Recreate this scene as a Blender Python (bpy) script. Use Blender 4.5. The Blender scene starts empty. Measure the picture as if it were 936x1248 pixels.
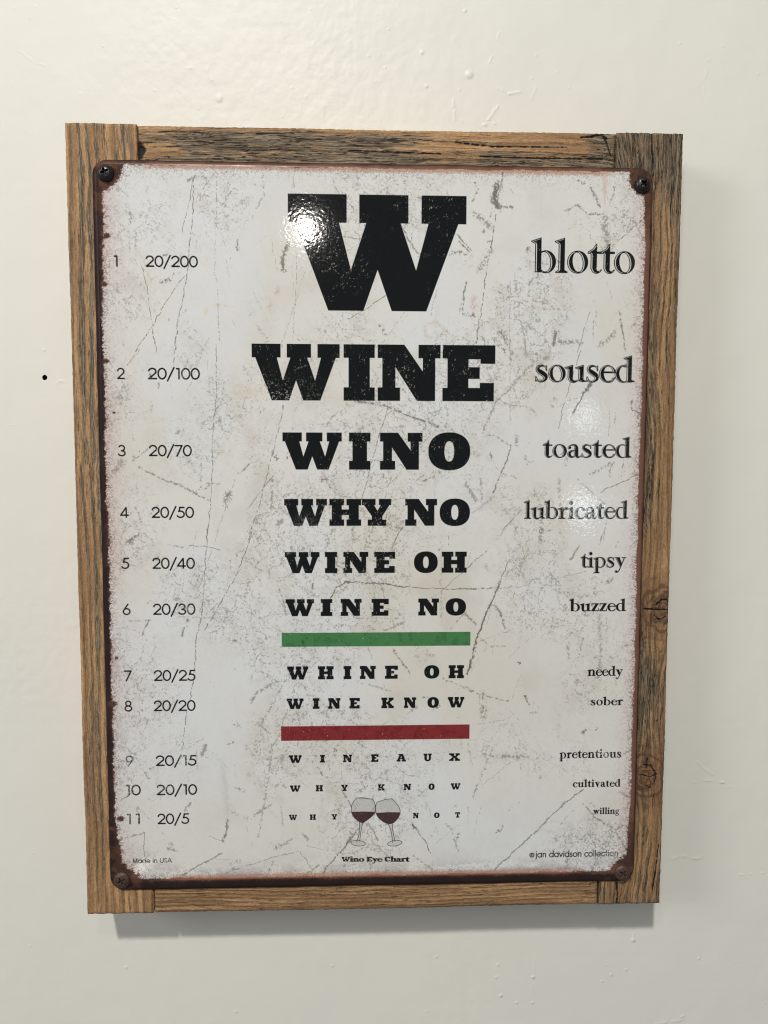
import bpy, bmesh, math, random
import numpy as np
from mathutils import Matrix, Vector

# ------------------------------------------------------------------ camera, world, lamps, exposure
SC = bpy.context.scene
COL = SC.collection
FY = -0.035          # front face of the wooden frame (the wall face is the plane Y = 0)
CZ = 1.5             # height of the sign's centre above the floor

def world(x, y, z=0.0):
    """sign coordinates in metres (x right, y up, z out of the wall, 0 = face of the frame) -> world"""
    return Vector((x, FY - z, CZ + y))

CAM_F = 905.0        # focal length in pixels of a 936 pixel wide frame
CAM_C = np.array([-0.01219305, 0.04450306, 0.43568495])
def _rot(rx, ry, rz):
    cx, sx, cy, sy, cz, sz = math.cos(rx), math.sin(rx), math.cos(ry), math.sin(ry), math.cos(rz), math.sin(rz)
    return (np.array([[cz, -sz, 0], [sz, cz, 0], [0, 0, 1]]) @ np.array([[cy, 0, sy], [0, 1, 0], [-sy, 0, cy]])
            @ np.array([[1, 0, 0], [0, cx, -sx], [0, sx, cx]]))
CAM_R = _rot(*np.radians([-4.18940004, -2.04782727, 0.11628439]))
cam_data = bpy.data.cameras.new('camera')
cam_data.sensor_fit = 'HORIZONTAL'
cam_data.sensor_width = 36.0
cam_data.lens = CAM_F / 936 * 36
cam_data.clip_start = 0.01
cam_data.clip_end = 50
cam = bpy.data.objects.new('camera', cam_data)
COL.objects.link(cam)
def _w3(v): return Vector((v[0], -v[2], v[1]))
m = Matrix.Identity(4)
for k in range(3):
    a = _w3(CAM_R[:, k])
    for i in range(3): m[i][k] = a[i]
loc = world(*CAM_C)
for i in range(3): m[i][3] = loc[i]
cam.matrix_world = m
SC.camera = cam

wd = bpy.data.worlds.new('World'); SC.world = wd; wd.use_nodes = True
bg = wd.node_tree.nodes['Background']
bg.inputs[0].default_value = (0.95, 0.98, 1.0, 1)
bg.inputs[1].default_value = 0.19

def lamp(name, kind, pos, energy, color, size, target=(0, 0, 0)):
    d = bpy.data.lights.new(name, kind)
    d.energy = energy; d.color = color
    if kind == 'POINT': d.shadow_soft_size = size
    else: d.shape = 'DISK'; d.size = size
    o = bpy.data.objects.new(name, d); COL.objects.link(o)
    o.location = world(*pos)
    o.rotation_euler = (world(*target) - o.location).to_track_quat('-Z', 'Y').to_euler()
    return o
lamp('pendant_bulb', 'POINT', (-0.077, 0.330, 0.524), 1.45, (1.0, 0.95, 0.87), 0.013)
lamp('ceiling_lamp', 'AREA', (-0.60, 2.45, 2.35), 83, (1.0, 0.975, 0.925), 0.17)
lamp('left_soft_light', 'AREA', (-2.2, 0.9, 1.5), 23, (0.98, 0.985, 1.0), 1.0)  # broad soft light from the left, its source unseen
lamp('far_bulb', 'POINT', (0.578, 0.150, 1.5), 0.5, (0.86, 0.95, 1.0), 0.03)
lamp('far_bulb', 'POINT', (0.578, -0.088, 1.5), 0.95, (0.86, 0.95, 1.0), 0.035)

SC.view_settings.view_transform = 'Standard'
SC.view_settings.look = 'None'
SC.view_settings.exposure = 0.0
SC.view_settings.gamma = 1.0
SC.cycles.max_bounces = 6
SC.cycles.filter_width = 1.0

# ------------------------------------------------------------------ helpers
rng = np.random.default_rng(7)
random.seed(3)
TAB = rng.random((16, 512, 512), dtype=np.float32)
def vn(x, y, s=0):
    """value noise 0..1 with smooth interpolation"""
    t = TAB[s % 16]
    x = np.asarray(x, np.float32) + np.float32(37.7 * s + 300); y = np.asarray(y, np.float32) + np.float32(91.3 * s + 300)
    xi = np.floor(x); yi = np.floor(y)
    fx = x - xi; fy = y - yi
    fx = fx * fx * (3 - 2 * fx); fy = fy * fy * (3 - 2 * fy)
    xi = xi.astype(np.int32) & 511; yi = yi.astype(np.int32) & 511
    x1 = (xi + 1) & 511; y1 = (yi + 1) & 511
    a = t[yi, xi]; b = t[yi, x1]; c = t[y1, xi]; d = t[y1, x1]
    return a + (b - a) * fx + ((c + (d - c) * fx) - (a + (b - a) * fx)) * fy
def fbm(x, y, s=0, o=4, g=0.5):
    r = 0; a = 1; n = 0
    for k in range(o):
        r = r + a * vn(x * 2 ** k, y * 2 ** k, s + k); n += a; a *= g
    return r / n
def sst(a, b, x):
    t = np.clip((x - a) / (b - a), 0, 1)
    return t * t * (3 - 2 * t)
def mixc(c, d, m):
    return c + (np.asarray(d, np.float32) - c) * m[..., None]
def lin(r, g, b):
    f = lambda v: (v / 255 / 12.92) if v / 255 <= 0.04045 else ((v / 255 + 0.055) / 1.055) ** 2.4
    return np.array([f(r), f(g), f(b)], np.float32)

def mm(px, py, z=0.003):
    """a point measured on the photograph -> mm on the plane of the sign's face"""
    d = CAM_R @ np.array([(px - 468) / CAM_F, -(py - 624) / CAM_F, -1.0])
    t = (z - CAM_C[2]) / d[2]
    p = CAM_C + t * d
    return p[0] * 1000, p[1] * 1000

def make_image(name, rgb, alpha=None, data=False):
    h, w = rgb.shape[:2]
    im = bpy.data.images.new(name, w, h, alpha=alpha is not None, float_buffer=True, is_data=data)
    if not data: im.colorspace_settings.name = 'Linear Rec.709'
    buf = np.ones((h, w, 4), np.float32); buf[..., :3] = rgb
    if alpha is not None: buf[..., 3] = alpha
    im.pixels.foreach_set(buf.ravel()); im.update(); im.pack()
    return im

def mesh_obj(name, verts, faces, mat, parent=None, uvs=None, smooth=True):
    me = bpy.data.meshes.new(name)
    me.from_pydata(verts, [], faces)
    if uvs is not None:
        uv = me.uv_layers.new(name='UVMap')
        li = np.empty(len(me.loops), np.int32); me.loops.foreach_get('vertex_index', li)
        uv.data.foreach_set('uv', np.asarray(uvs, np.float32)[li].ravel())
    me.polygons.foreach_set('use_smooth', [smooth] * len(me.polygons))
    me.materials.append(mat); me.update()
    o = bpy.data.objects.new(name, me); COL.objects.link(o)
    if parent: o.parent = parent
    return o

class NT:
    def __init__(s, name):
        s.m = bpy.data.materials.new(name); s.m.use_nodes = True
        s.t = s.m.node_tree; s.p = s.t.nodes['Principled BSDF']
    def n(s, typ, **kw):
        o = s.t.nodes.new(typ)
        for k, v in kw.items():
            if k in o.inputs.keys(): o.inputs[k].default_value = v
            else: setattr(o, k, v)
        return o
    def l(s, a, b): s.t.links.new(a, b)

# ------------------------------------------------------------------ WALL
WX, WY = 600.0, 800.0     # mm covered by the relief map (centred on the sign)
def wall_relief():
    r = 2.0
    w, h = int(WX * r), int(WY * r)
    X, Y = np.meshgrid((np.arange(w) + .5) / r - WX / 2, (np.arange(h) + .5) / r - WY / 2)
    X = X.astype(np.float32); Y = Y.astype(np.float32)
    H = np.zeros((h, w), np.float32)
    # patches where the roller left a coarser skin
    peel = fbm(X * .22, Y * .20, 1, 3)
    where = sst(.48, .68, fbm(X * .008, Y * .006, 5, 2)) * .8 + .25 + 1.5 * np.exp(-((X + 45) / 95) ** 2 - ((Y - 275) / 60) ** 2)
    H += (peel - .5) * .34 * where
    H += (fbm(X * .05, Y * .035, 3, 3) - .5) * .9
    H += (fbm(X * .015, Y * .25, 8, 2) - .5) * .08
    def ridge(pts, wd, ht, jit=0.0):
        pts = [mm(a, b, FY) for a, b in pts]
        nonlocal H
        for (x0, y0), (x1, y1) in zip(pts[:-1], pts[1:]):
            a0, a1 = min(x0, x1) - 8, max(x0, x1) + 8; b0, b1 = min(y0, y1) - 8, max(y0, y1) + 8
            i0, i1 = int((a0 + WX / 2) * r), int((a1 + WX / 2) * r); j0, j1 = int((b0 + WY / 2) * r), int((b1 + WY / 2) * r)
            i0 = max(i0, 0); j0 = max(j0, 0)
            xs = X[j0:j1, i0:i1]; ys = Y[j0:j1, i0:i1]
            if xs.size == 0: continue
            xs = xs + (vn(xs * .3, ys * .3, 4) - .5) * 1.5
            dx, dy = x1 - x0, y1 - y0; q = dx * dx + dy * dy + 1e-6
            t = np.clip(((xs - x0) * dx + (ys - y0) * dy) / q, 0, 1)
            d = np.hypot(xs - x0 - t * dx, ys - y0 - t * dy)
            H[j0:j1, i0:i1] += .6 * ht * np.exp(-(d / wd) ** 2) * sst(.25, .6, vn(xs * .4, ys * .4, 6))
    def bump(px, py, rad, ht):
        nonlocal H
        x0, y0 = mm(px, py, FY)
        H += ht * np.exp(-(((X - x0) ** 2 + (Y - y0) ** 2) / rad ** 2) ** 1.6)
    ridge([(252, 84), (258, 98), (264, 116)], .8, .45)
    bump(267, 120, 2.0, .8); bump(572, 91, 2.2, 1.1); bump(514, 64, 1.2, .7); bump(567, 13, .9, .6); bump(520, 105, .9, .6)
    ridge([(609, 40), (606, 48)], .7, .5); ridge([(600, 69), (597, 76)], .7, .5)
    ridge([(607, 108), (615, 110), (622, 115), (632, 112)], .8, .6)
    ridge([(673, 92), (677, 88), (681, 87)], .9, .4); ridge([(655, 103), (648, 120)], .9, .35)
    ridge([(553, 118), (554, 146)], .7, .6); ridge([(606, 130), (594, 148), (592, 153)], .8, .6)
    ridge([(590, 152), (596, 148), (602, 152)], .9, .9)
    ridge([(873, 60), (862, 78), (857, 120)], .7, .35)
    ridge([(848, 928), (870, 945), (880, 956)], .8, .45); ridge([(845, 953), (866, 951), (880, 954), (892, 958)], .8, .5)
    ridge([(820, 1047), (832, 1042), (848, 1047), (858, 1044)], 1.0, .5)
    ridge([(773, 1130), (773, 1144)], .8, .7); bump(772, 1146, 1.4, .9)
    ridge([(538, 1107), (534, 1138)], .5, .3); ridge([(580, 1138), (590, 1126), (602, 1119)], .6, .3)
    ridge([(825, 1240), (832, 1238)], 1.2, .8); ridge([(800, 1248), (835, 1243)], 1., .6)
    ridge([(20, 60), (40, 75), (55, 80)], .6, .3); ridge([(66, 468), (75, 464), (80, 463)], .8, .35)
    ridge([(48, 478), (58, 481)], .8, .3); ridge([(0, 517), (18, 518)], .6, .3); ridge([(66, 557), (74, 562)], .6, .35)
    ridge([(902, 1066), (930, 1064)], .7, .5); ridge([(655, 1150), (648, 1210)], .5, .25)
    rr = np.random.default_rng(5)
    for _ in range(60):
        bump(rr.uniform(0, 936), rr.choice([rr.uniform(0, 150), rr.uniform(1120, 1248), rr.uniform(0, 1248)]), rr.uniform(.5, 1.0), rr.uniform(.12, .38))
    for (a, b) in [(532, 1166), (607, 1176), (605, 1191), (610, 1214), (651, 1191), (649, 1222), (649, 1191), (763, 1182), (154, 1179), (745, 1188), (734, 1196), (630, 1222), (611, 1213), (405, 1177), (288, 1233), (852, 1168)]:
        bump(a, b, 1.0, .5)
    for _ in range(40):
        x = rr.uniform(0, 936); y = rr.uniform(0, 1248); a = rr.uniform(0, 6.28); L = rr.uniform(5, 22)
        ridge([(x, y), (x + L * math.cos(a), y + L * math.sin(a) * .6), (x + 1.7 * L * math.cos(a + .4), y + 1.7 * L * math.sin(a + .4) * .6)], .7, rr.uniform(.03, .10))
    H = np.clip(H, -2, 1.1)
    return make_image('wall_relief', np.repeat((H * .25 + .5)[..., None], 3, 2), data=True)

def wall_material():
    M = NT('satin_cream_wall_paint')
    M.p.inputs['Roughness'].default_value = 0.5
    M.p.inputs['Specular IOR Level'].default_value = 0.45
    tc = M.n('ShaderNodeTexCoord')
    n1 = M.n('ShaderNodeTexNoise', Scale=4.0, Detail=3.0)
    M.l(tc.outputs['Object'], n1.inputs['Vector'])
    cr = M.n('ShaderNodeValToRGB')
    cr.color_ramp.elements[0].position = .35; cr.color_ramp.elements[0].color = (*lin(222, 220, 211), 1)
    cr.color_ramp.elements[1].position = .65; cr.color_ramp.elements[1].color = (*lin(225, 222, 212), 1)
    M.l(n1.outputs['Fac'], cr.inputs['Fac']); M.l(cr.outputs['Color'], M.p.inputs['Base Color'])
    im = M.n('ShaderNodeTexImage'); im.image = wall_relief(); im.extension = 'EXTEND'; im.interpolation = 'Cubic'
    mp = M.n('ShaderNodeUVMap'); mp.uv_map = 'UVMap'
    M.l(mp.outputs['UV'], im.inputs['Vector'])
    b = M.n('ShaderNodeBump', Strength=1.0, Distance=0.0021)
    M.l(im.outputs['Color'], b.inputs['Height'])
    n2 = M.n('ShaderNodeTexNoise', Scale=260.0, Detail=3.0)
    M.l(tc.outputs['Object'], n2.inputs['Vector'])
    b2 = M.n('ShaderNodeBump', Strength=0.4, Distance=0.0001)
    M.l(n2.outputs['Fac'], b2.inputs['Height']); M.l(b.outputs['Normal'], b2.inputs['Normal'])
    M.l(b2.outputs['Normal'], M.p.inputs['Normal'])
    return M.m

def build_wall():
    mat = wall_material()
    hx, hy = mm(54.5, 460, FY); hx /= 1000; hy = hy / 1000
    bm = bmesh.new()
    S = 1.5
    outer = [bm.verts.new((x, 0, CZ + z)) for x, z in ((-S, -S), (S, -S), (S, S), (-S, S))]
    rr = random.Random(2)
    N = 28
    inner = [bm.verts.new((hx + .00155 * (1 + rr.uniform(-.1, .1)) * math.cos(2 * math.pi * k / N), 0, CZ + hy + .0016 * (1 + rr.uniform(-.1, .1)) * math.sin(2 * math.pi * k / N))) for k in range(N)]
    es = [bm.edges.new((outer[k], outer[(k + 1) % 4])) for k in range(4)] + [bm.edges.new((inner[k], inner[(k + 1) % N])) for k in range(N)]
    bmesh.ops.triangle_fill(bm, use_beauty=True, edges=es)
    for f in bm.faces:
        f.normal_update()
        if f.normal.y > 0: f.normal_flip()
    back = [bm.verts.new((v.co.x, .12, v.co.z)) for v in outer]
    for k in range(4):
        bm.faces.new((outer[(k + 1) % 4], outer[k], back[k], back[(k + 1) % 4]))
    bm.faces.new(back[::-1])
    uv = bm.loops.layers.uv.new('UVMap')
    for f in bm.faces:
        for l in f.loops:
            l[uv].uv = ((l.vert.co.x * 1000 + WX / 2) / WX, ((l.vert.co.z - CZ) * 1000 + WY / 2) / WY)
    me = bpy.data.meshes.new('wall'); bm.to_mesh(me); bm.free(); me.materials.append(mat)
    w = bpy.data.objects.new('wall', me); COL.objects.link(w)
    w['kind'] = 'structure'; w['label'] = 'cream painted plaster wall with drips and roller marks'
    # the hole left by a nail, a dark pit in the plaster
    hole = NT('dark_plaster_hole'); hole.p.inputs['Base Color'].default_value = (.012, .011, .010, 1); hole.p.inputs['Roughness'].default_value = .9
    vs = []; fs = []
    for j, (rad, dep) in enumerate(((.00175, .0001), (.0015, .002), (.0012, .008), (.0002, .012))):
        for k in range(N):
            vs.append((hx + rad * math.cos(2 * math.pi * k / N), dep, CZ + hy + rad * math.sin(2 * math.pi * k / N)))
    for j in range(3):
        for k in range(N):
            fs.append((j * N + k, j * N + (k + 1) % N, (j + 1) * N + (k + 1) % N, (j + 1) * N + k))
    fs.append(tuple(3 * N + k for k in range(N)))
    o = mesh_obj('nail_hole', vs, fs, hole.m, w)
    o['label'] = 'small black nail hole left of the sign'
build_wall()

# ------------------------------------------------------------------ WOODEN FRAME
sign = bpy.data.objects.new('wall_sign', None); COL.objects.link(sign)
sign.empty_display_size = .05
sign.location = world(0, 0, FY)        # at the wall behind the sign
sign['label'] = 'distressed white metal eye chart sign framed in weathered barn wood'
sign['category'] = 'sign'
def loc3(xm, ym, zm):
    """sign mm -> coordinates local to the sign's Empty"""
    return (xm / 1000, -0.035 - zm / 1000, ym / 1000)

TAN = lin(180, 140, 96); TAN2 = lin(152, 116, 78); BRN = lin(116, 90, 64)
GRY = lin(138, 123, 100); GRY2 = lin(94, 80, 62); DRK = lin(44, 35, 27)

GAP = .45
def board(name, x0, x1, y0, y1, vertical, seed, base, blobs, knots, style, label, tone=1.0):
    """one board of the frame: colour map, relief and a displaced face"""
    res = 5.0
    pad = 1.5
    w = int((x1 - x0 + 2 * pad) * res); h = int((y1 - y0 + 2 * pad) * res)
    X, Y = np.meshgrid(x0 - pad + (np.arange(w) + .5) / res, y0 - pad + (np.arange(h) + .5) / res)
    def field(X, Y):
        X = X.astype(np.float32); Y = Y.astype(np.float32)
        U, V = (Y, X) if vertical else (X, Y)
        V = V + (fbm(U * .012, V * .02, seed, 3) - .5) * style.get('wave', 5) + (fbm(U * .06, V * .08, seed + 2, 2) - .5) * 1.2
        kn = np.zeros_like(X); kr = np.full_like(X, 9.0)
        for (kx, ky, R, L) in knots:
            ku, kv = (ky, kx) if vertical else (kx, ky)
            du = U - ku; dv = V - kv
            e = np.exp(-(du / L) ** 2) * R * R
            rr = np.hypot(du, dv) / R
            rr = rr + (vn(X * .16, Y * .16, seed + 5) - .5) * .3
            kr = np.minimum(kr, rr)
            V = kv + dv * np.abs(dv) / np.sqrt(dv * dv + e * 1.3 + 1e-3)
            kn = np.maximum(kn, 1 - sst(.85, 1.1, rr))
        wth = np.full_like(X, base)
        for (bx, by, rx, ry, val) in blobs:
            cx, cy = mm(bx, by, 0)
            wth = wth + val * np.exp(-((X - cx) / rx) ** 2 - ((Y - cy) / ry) ** 2)
        fib = .55 * fbm(U * .035, V * 2.1, seed + 3, 3) + .45 * fbm(U * .22, V * 3.4, seed + 6, 2)           # fine fibres
        med = fbm(U * .012, V * .55, seed + 7, 3)           # streaks
        ring = .5 + .5 * np.sin((V + (fbm(U * .01, V * .05, seed + 9, 2) - .5) * 6) * 2 * math.pi / style.get('ring', 4.2))
        brk = fbm(U * .10, V * .9, seed + 1, 3)
        n = (med - .5) * 1.2 + (brk - .5) * 1.0 + (vn(U * .22, V * 3.2, seed + 14) - .5) * style.get('mixf', .55) + (ring - .5) * style.get('ringw', .4)
        gm = sst(-.20, .20, wth - .5 + n * .85)              # 1 = grey weathered
        col = np.empty(X.shape + (3,), np.float32); col[:] = TAN
        col = mixc(col, TAN2, sst(.35, .65, fbm(U * .02, V * .35, seed + 4, 3)))
        col = mixc(col, BRN, sst(.48, .70, ring * style.get('ringc', .3) + fib * (1 - style.get('ringc', .3))) * style.get('grain', .55))
        g = np.empty_like(col); g[:] = GRY
        g = mixc(g, GRY2, sst(.40, .58, fib)); g = mixc(g, DRK, sst(.56, .68, fbm(U * .10, V * 2.6, seed + 10, 2)) * style.get('dark', .6)); g = mixc(g, TAN2 * .8, sst(.58, .75, brk) * .55)
        col = mixc(col, g, gm * style.get('grey', 1.0))
        # checks and open cracks
        ck = np.abs(fbm(U * .018, V * .42, seed + 11, 3) - .5)
        c1 = (1 - sst(.004, .022, ck)) * sst(.42, .6, vn(U * .05, V * .3, seed + 6))
        ck2 = np.abs(fbm(U * .05, V * 1.3, seed + 12, 2) - .5)
        c2 = (1 - sst(.01, .05, ck2)) * sst(.45, .62, vn(U * .16, V * .8, seed + 8)) 
        crack = np.maximum(c1 * style.get('ck', .95) * (.25 + .75 * gm), c2 * (.30 + .6 * gm) * style.get('fine', 1.0))
        col = mixc(col, DRK, np.clip(crack, 0, 1) * .9)
        if knots:
            kc = np.empty_like(col); kc[:] = lin(132, 98, 68)
            kc = mixc(kc, lin(92, 66, 48), sst(.3, .7, .5 + .5 * np.sin(kr * 16 + vn(X * .8, Y * .8, 3) * 4)) * .7)
            kc = mixc(kc, DRK, (1 - sst(.01, .05, np.abs(vn(X * .2, Y * .2, 9) - .5))) * .6)
            col = mixc(col, kc, kn)
            edge = np.exp(-((kr - 1.0) / .12) ** 2) * .65 * sst(.3, .6, vn(X * .3, Y * .3, seed))
            col = mixc(col, DRK, edge)
            halo = np.exp(-((kr - 1.5) / .8) ** 2) * (1 - kn)
            col = mixc(col, lin(124, 86, 54), halo * .45)
            rg = .5 + .5 * np.sin(kr * 9 + vn(X * .2, Y * .2, 4) * 3)
            col = mixc(col, lin(84, 62, 44), sst(.62, .9, rg) * np.exp(-((kr - 1.5) / .6) ** 2) * (1 - kn) * .6)
            crack = np.maximum(crack, edge)
        spk = fbm(X * 1.6, Y * 1.6, seed + 13, 2)
        fine = vn(U * .45, V * 4.5, seed + 2) * .6 + vn(U * 1.4, V * 4.0, seed + 3) * .4
        col = col * ((.78 + .44 * spk) * (.66 + .68 * fine))[..., None]
        hgt = (fib - .5) * .35 * gm - crack * .8 + (med - .5) * .5 + (ring - .5) * .18
        lum = col.mean(-1, keepdims=True)
        return (lum + (col - lum) * .95) * tone, hgt
    col, hg = field(X, Y)
    for (cr, wd_) in style.get('cracks', []):
        P = [mm(a, b, 0) for a, b in cr]
        for (a0, b0), (a1, b1) in zip(P[:-1], P[1:]):
            dx, dy = a1 - a0, b1 - b0; q = dx * dx + dy * dy + 1e-6
            t = np.clip(((X - a0) * dx + (Y - b0) * dy) / q, 0, 1)
            d = np.hypot(X - a0 - t * dx, Y - b0 - t * dy) + (vn(X * .7, Y * .7, 2) - .5) * .5
            k = 1 - sst(wd_ * .5, wd_ * 1.2, d)
            col = mixc(col, lin(24, 19, 16), k.astype(np.float32)); hg = hg - 1.2 * k
    M = NT('barn_wood_' + label.split()[0])
    im = M.n('ShaderNodeTexImage'); im.image = make_image('barn_wood_colour', np.clip(col, 0, 1)); im.extension = 'EXTEND'
    hi = M.n('ShaderNodeTexImage'); hi.image = make_image('barn_wood_relief', np.repeat((np.clip(hg, -2, 2) * .25 + .5).astype(np.float32)[..., None], 3, 2), data=True); hi.extension = 'EXTEND'
    M.l(im.outputs['Color'], M.p.inputs['Base Color'])
    b = M.n('ShaderNodeBump', Strength=.9, Distance=.0022)
    M.l(hi.outputs['Color'], b.inputs['Height']); M.l(b.outputs['Normal'], M.p.inputs['Normal'])
    M.p.inputs['Roughness'].default_value = .72; M.p.inputs['Specular IOR Level'].default_value = .3
    # geometry
    st = .8
    nx = max(8, int((x1 - x0) / st)); ny = max(8, int((y1 - y0) / st))
    gx, gy = np.meshgrid(np.linspace(x0, x1, nx + 1), np.linspace(y0, y1, ny + 1))
    ex = np.minimum(gx - x0, x1 - gx); ey = np.minimum(gy - y0, y1 - gy)
    e = np.minimum(ex, ey)
    ix = np.clip(((gx - x0 + pad) * res).astype(int), 0, w - 1); iy = np.clip(((gy - y0 + pad) * res).astype(int), 0, h - 1)
    z = hg[iy, ix] * .35 - .7 * (1 - sst(0, 1.6, e)) ** 2
    # ragged, slightly wavy outline
    wob = 1 - sst(0, 5, e)
    gx = gx + wob * ((vn(gx * .01, gy * .02, seed + 1) - .5) * .5 + (vn(gx * .4, gy * .5, seed + 2) - .5) * style.get('rag', .25))
    gy = gy + wob * ((vn(gx * .02, gy * .01, seed + 3) - .5) * .5 + (vn(gx * .9, gy * .4, seed + 4) - .5) * style.get('rag', .25) * 1.6)
    vs = [loc3(a, b_, c) for a, b_, c in zip(gx.ravel(), gy.ravel(), z.ravel())]
    uv = [((a - x0 + pad) / (x1 - x0 + 2 * pad), (b_ - y0 + pad) / (y1 - y0 + 2 * pad)) for a, b_ in zip(np.linspace(x0, x1, nx + 1).repeat(1).tolist() * (ny + 1), np.repeat(np.linspace(y0, y1, ny + 1), nx + 1))]
    fs = []
    for j in range(ny):
        for i in range(nx):
            a = j * (nx + 1) + i
            fs.append((a, a + 1, a + nx + 2, a + nx + 1))
    loop = [i for i in range(nx + 1)] + [j * (nx + 1) + nx for j in range(1, ny + 1)] + [ny * (nx + 1) + i for i in range(nx - 1, -1, -1)] + [j * (nx + 1) for j in range(ny - 1, 0, -1)]
    cx, cy = (x0 + x1) / 2, (y0 + y1) / 2
    prev = loop
    for dep, q in ((-6, .0), (-18, .0), (-34, .0)):
        new = []
        for i in loop:
            v = vs[i]; new.append(len(vs))
            vs.append((v[0], loc3(0, 0, dep)[1], v[2]))
            u_, w_ = uv[i]
            k = .012 * dep / 6
            uv.append((u_ + (k if u_ < .5 else -k) * (0 if vertical else -1) , w_ + (k if w_ < .5 else -k) * (-1 if vertical else 0)))
        L = len(loop)
        for k in range(L):
            fs.append((prev[(k + 1) % L], prev[k], new[k], new[(k + 1) % L]))
        prev = new
    fs.append(tuple(prev))
    o = mesh_obj(name, vs, fs, M.m, sign, uv)
    o['label'] = label
    return o

XL, XR = -175.4, 175.4
XLi = mm(168.5, 170, 0)[0]; XRi = mm(751, 170, 0)[0]; XLb = mm(187.5, 1100, 0)[0]; XRb = mm(729, 1090, 0)[0]
XLi = (XLi + XLb) / 2; XRi = (XRi + XRb) / 2
YT, YB = 231.0, -231.4
YTi, YBi = 204.0 - 14, -204.0 + 14
k1 = mm(806, 741, 0); k2 = mm(789, 946, 0)
board('wood_board', XL, XLi - .45, YB, YT, True, 21, .38,
      [(100, 200, 30, 40, -.05), (112, 560, 14, 60, .25), (84, 500, 5, 260, -.45), (105, 300, 14, 70, .18), (120, 760, 12, 60, .05), (150, 1100, 40, 12, -.5), (112, 900, 10, 80, .10), (120, 1040, 14, 40, -.15)],
      [], dict(ring=4.6, ringw=.42, ringc=.28, wave=3, grain=.9, dark=.30, ck=.5, fine=.6), 'striped upright board with tan and grey growth rings', .98)
board('wood_board', XRi + .45, XR, YB, YT, True, 34, .62,
      [(790, 190, 40, 25, .45), (825, 480, 7, 90, -.75), (820, 610, 8, 60, -.5), (805, 700, 20, 20, -.9), (806, 790, 10, 14, -.6), (790, 820, 9, 26, .5), (808, 900, 6, 60, -.3), (790, 1060, 20, 40, -.35), (778, 230, 8, 8, -.5), (800, 330, 7, 60, -.2)],
      [(k1[0], k1[1], 9.5, 22), (k2[0], k2[1], 9, 20)],
      dict(ring=3.4, ringw=.35, wave=13, grain=.7, rag=.4, cracks=[([(752, 1075), (752.5, 1102)], .45), ([(785, 742), (797, 743), (818, 743)], .55), ([(800, 737), (806, 731), (813, 731), (819, 738)], .5), ([(803, 1030), (799, 1060), (795, 1085)], .35), ([(794, 160), (796, 200)], .35), ([(788, 935), (789, 925)], .4), ([(797, 750), (803, 755), (811, 752)], .25), ([(784, 932), (793, 933), (800, 944), (797, 955)], .3), ([(786, 957), (793, 960)], .3), ([(782, 944), (792, 947), (800, 944)], .35)]), 'dark weathered upright board with two knots and a crack', .80)
board('wood_board', XLi + .45, XRi - .45, YTi, YT - .8, False, 47, .90,
      [(400, 152, 190, 3.5, -1.1), (190, 175, 16, 16, -.45), (172, 190, 20, 10, -.3), (545, 180, 22, 12, -.75), (640, 163, 30, 7, -1.0), (665, 178, 26, 7, -.7), (700, 182, 10, 8, -.4), (300, 170, 40, 10, .1), (735, 175, 10, 20, .3)],
      [], dict(ring=3.0, ringw=.25, wave=4, grain=.45, rag=.3, fine=1.3, cracks=[([(169, 176), (173, 183), (170, 190)], 2.2), ([(708, 168), (722, 167)], .5), ([(722, 167), (732, 164)], .9), ([(732, 164), (741, 163)], .6), ([(733, 165), (738, 169)], .7), ([(736, 166), (744, 190)], .35), ([(585, 191), (640, 193), (735, 194)], .4), ([(415, 183), (537, 188)], .3), ([(555, 174), (600, 179), (690, 180)], .3)]), 'grey horizontal top board with tan upper edge and open checks', .96)
board('wood_board', XLb + .45, XRb - .45, YB + .3, YBi, False, 58, .02,
      [(450, 1095, 60, 6, .1), (640, 1080, 40, 5, .15)],
      [], dict(ring=2.6, ringw=.2, wave=5, grain=.9, fine=1.8), 'plain brown horizontal bottom board with fine dark grain', .86)

# ------------------------------------------------------------------ METAL SHEET : outline
SX0, SX1, SY0, SY1 = -161.0, 158.3, -216.0, 211.0
SRAD = 9.0
TX0, TX1, TY0, TY1 = -163.0, 160.0, -218.0, 213.0
PR = 5.0
PW, PH = int((TX1 - TX0) * PR), int((TY1 - TY0) * PR)
PX, PY = np.meshgrid(TX0 + (np.arange(PW) + .5) / PR, TY0 + (np.arange(PH) + .5) / PR)
PX = PX.astype(np.float32); PY = PY.astype(np.float32)

def win(x0, y0, x1, y1, pad=1.0):
    i0 = max(0, int((x0 - pad - TX0) * PR)); i1 = min(PW, int((x1 + pad - TX0) * PR) + 1)
    j0 = max(0, int((y0 - pad - TY0) * PR)); j1 = min(PH, int((y1 + pad - TY0) * PR) + 1)
    return slice(j0, j1), slice(i0, i1)

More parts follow.
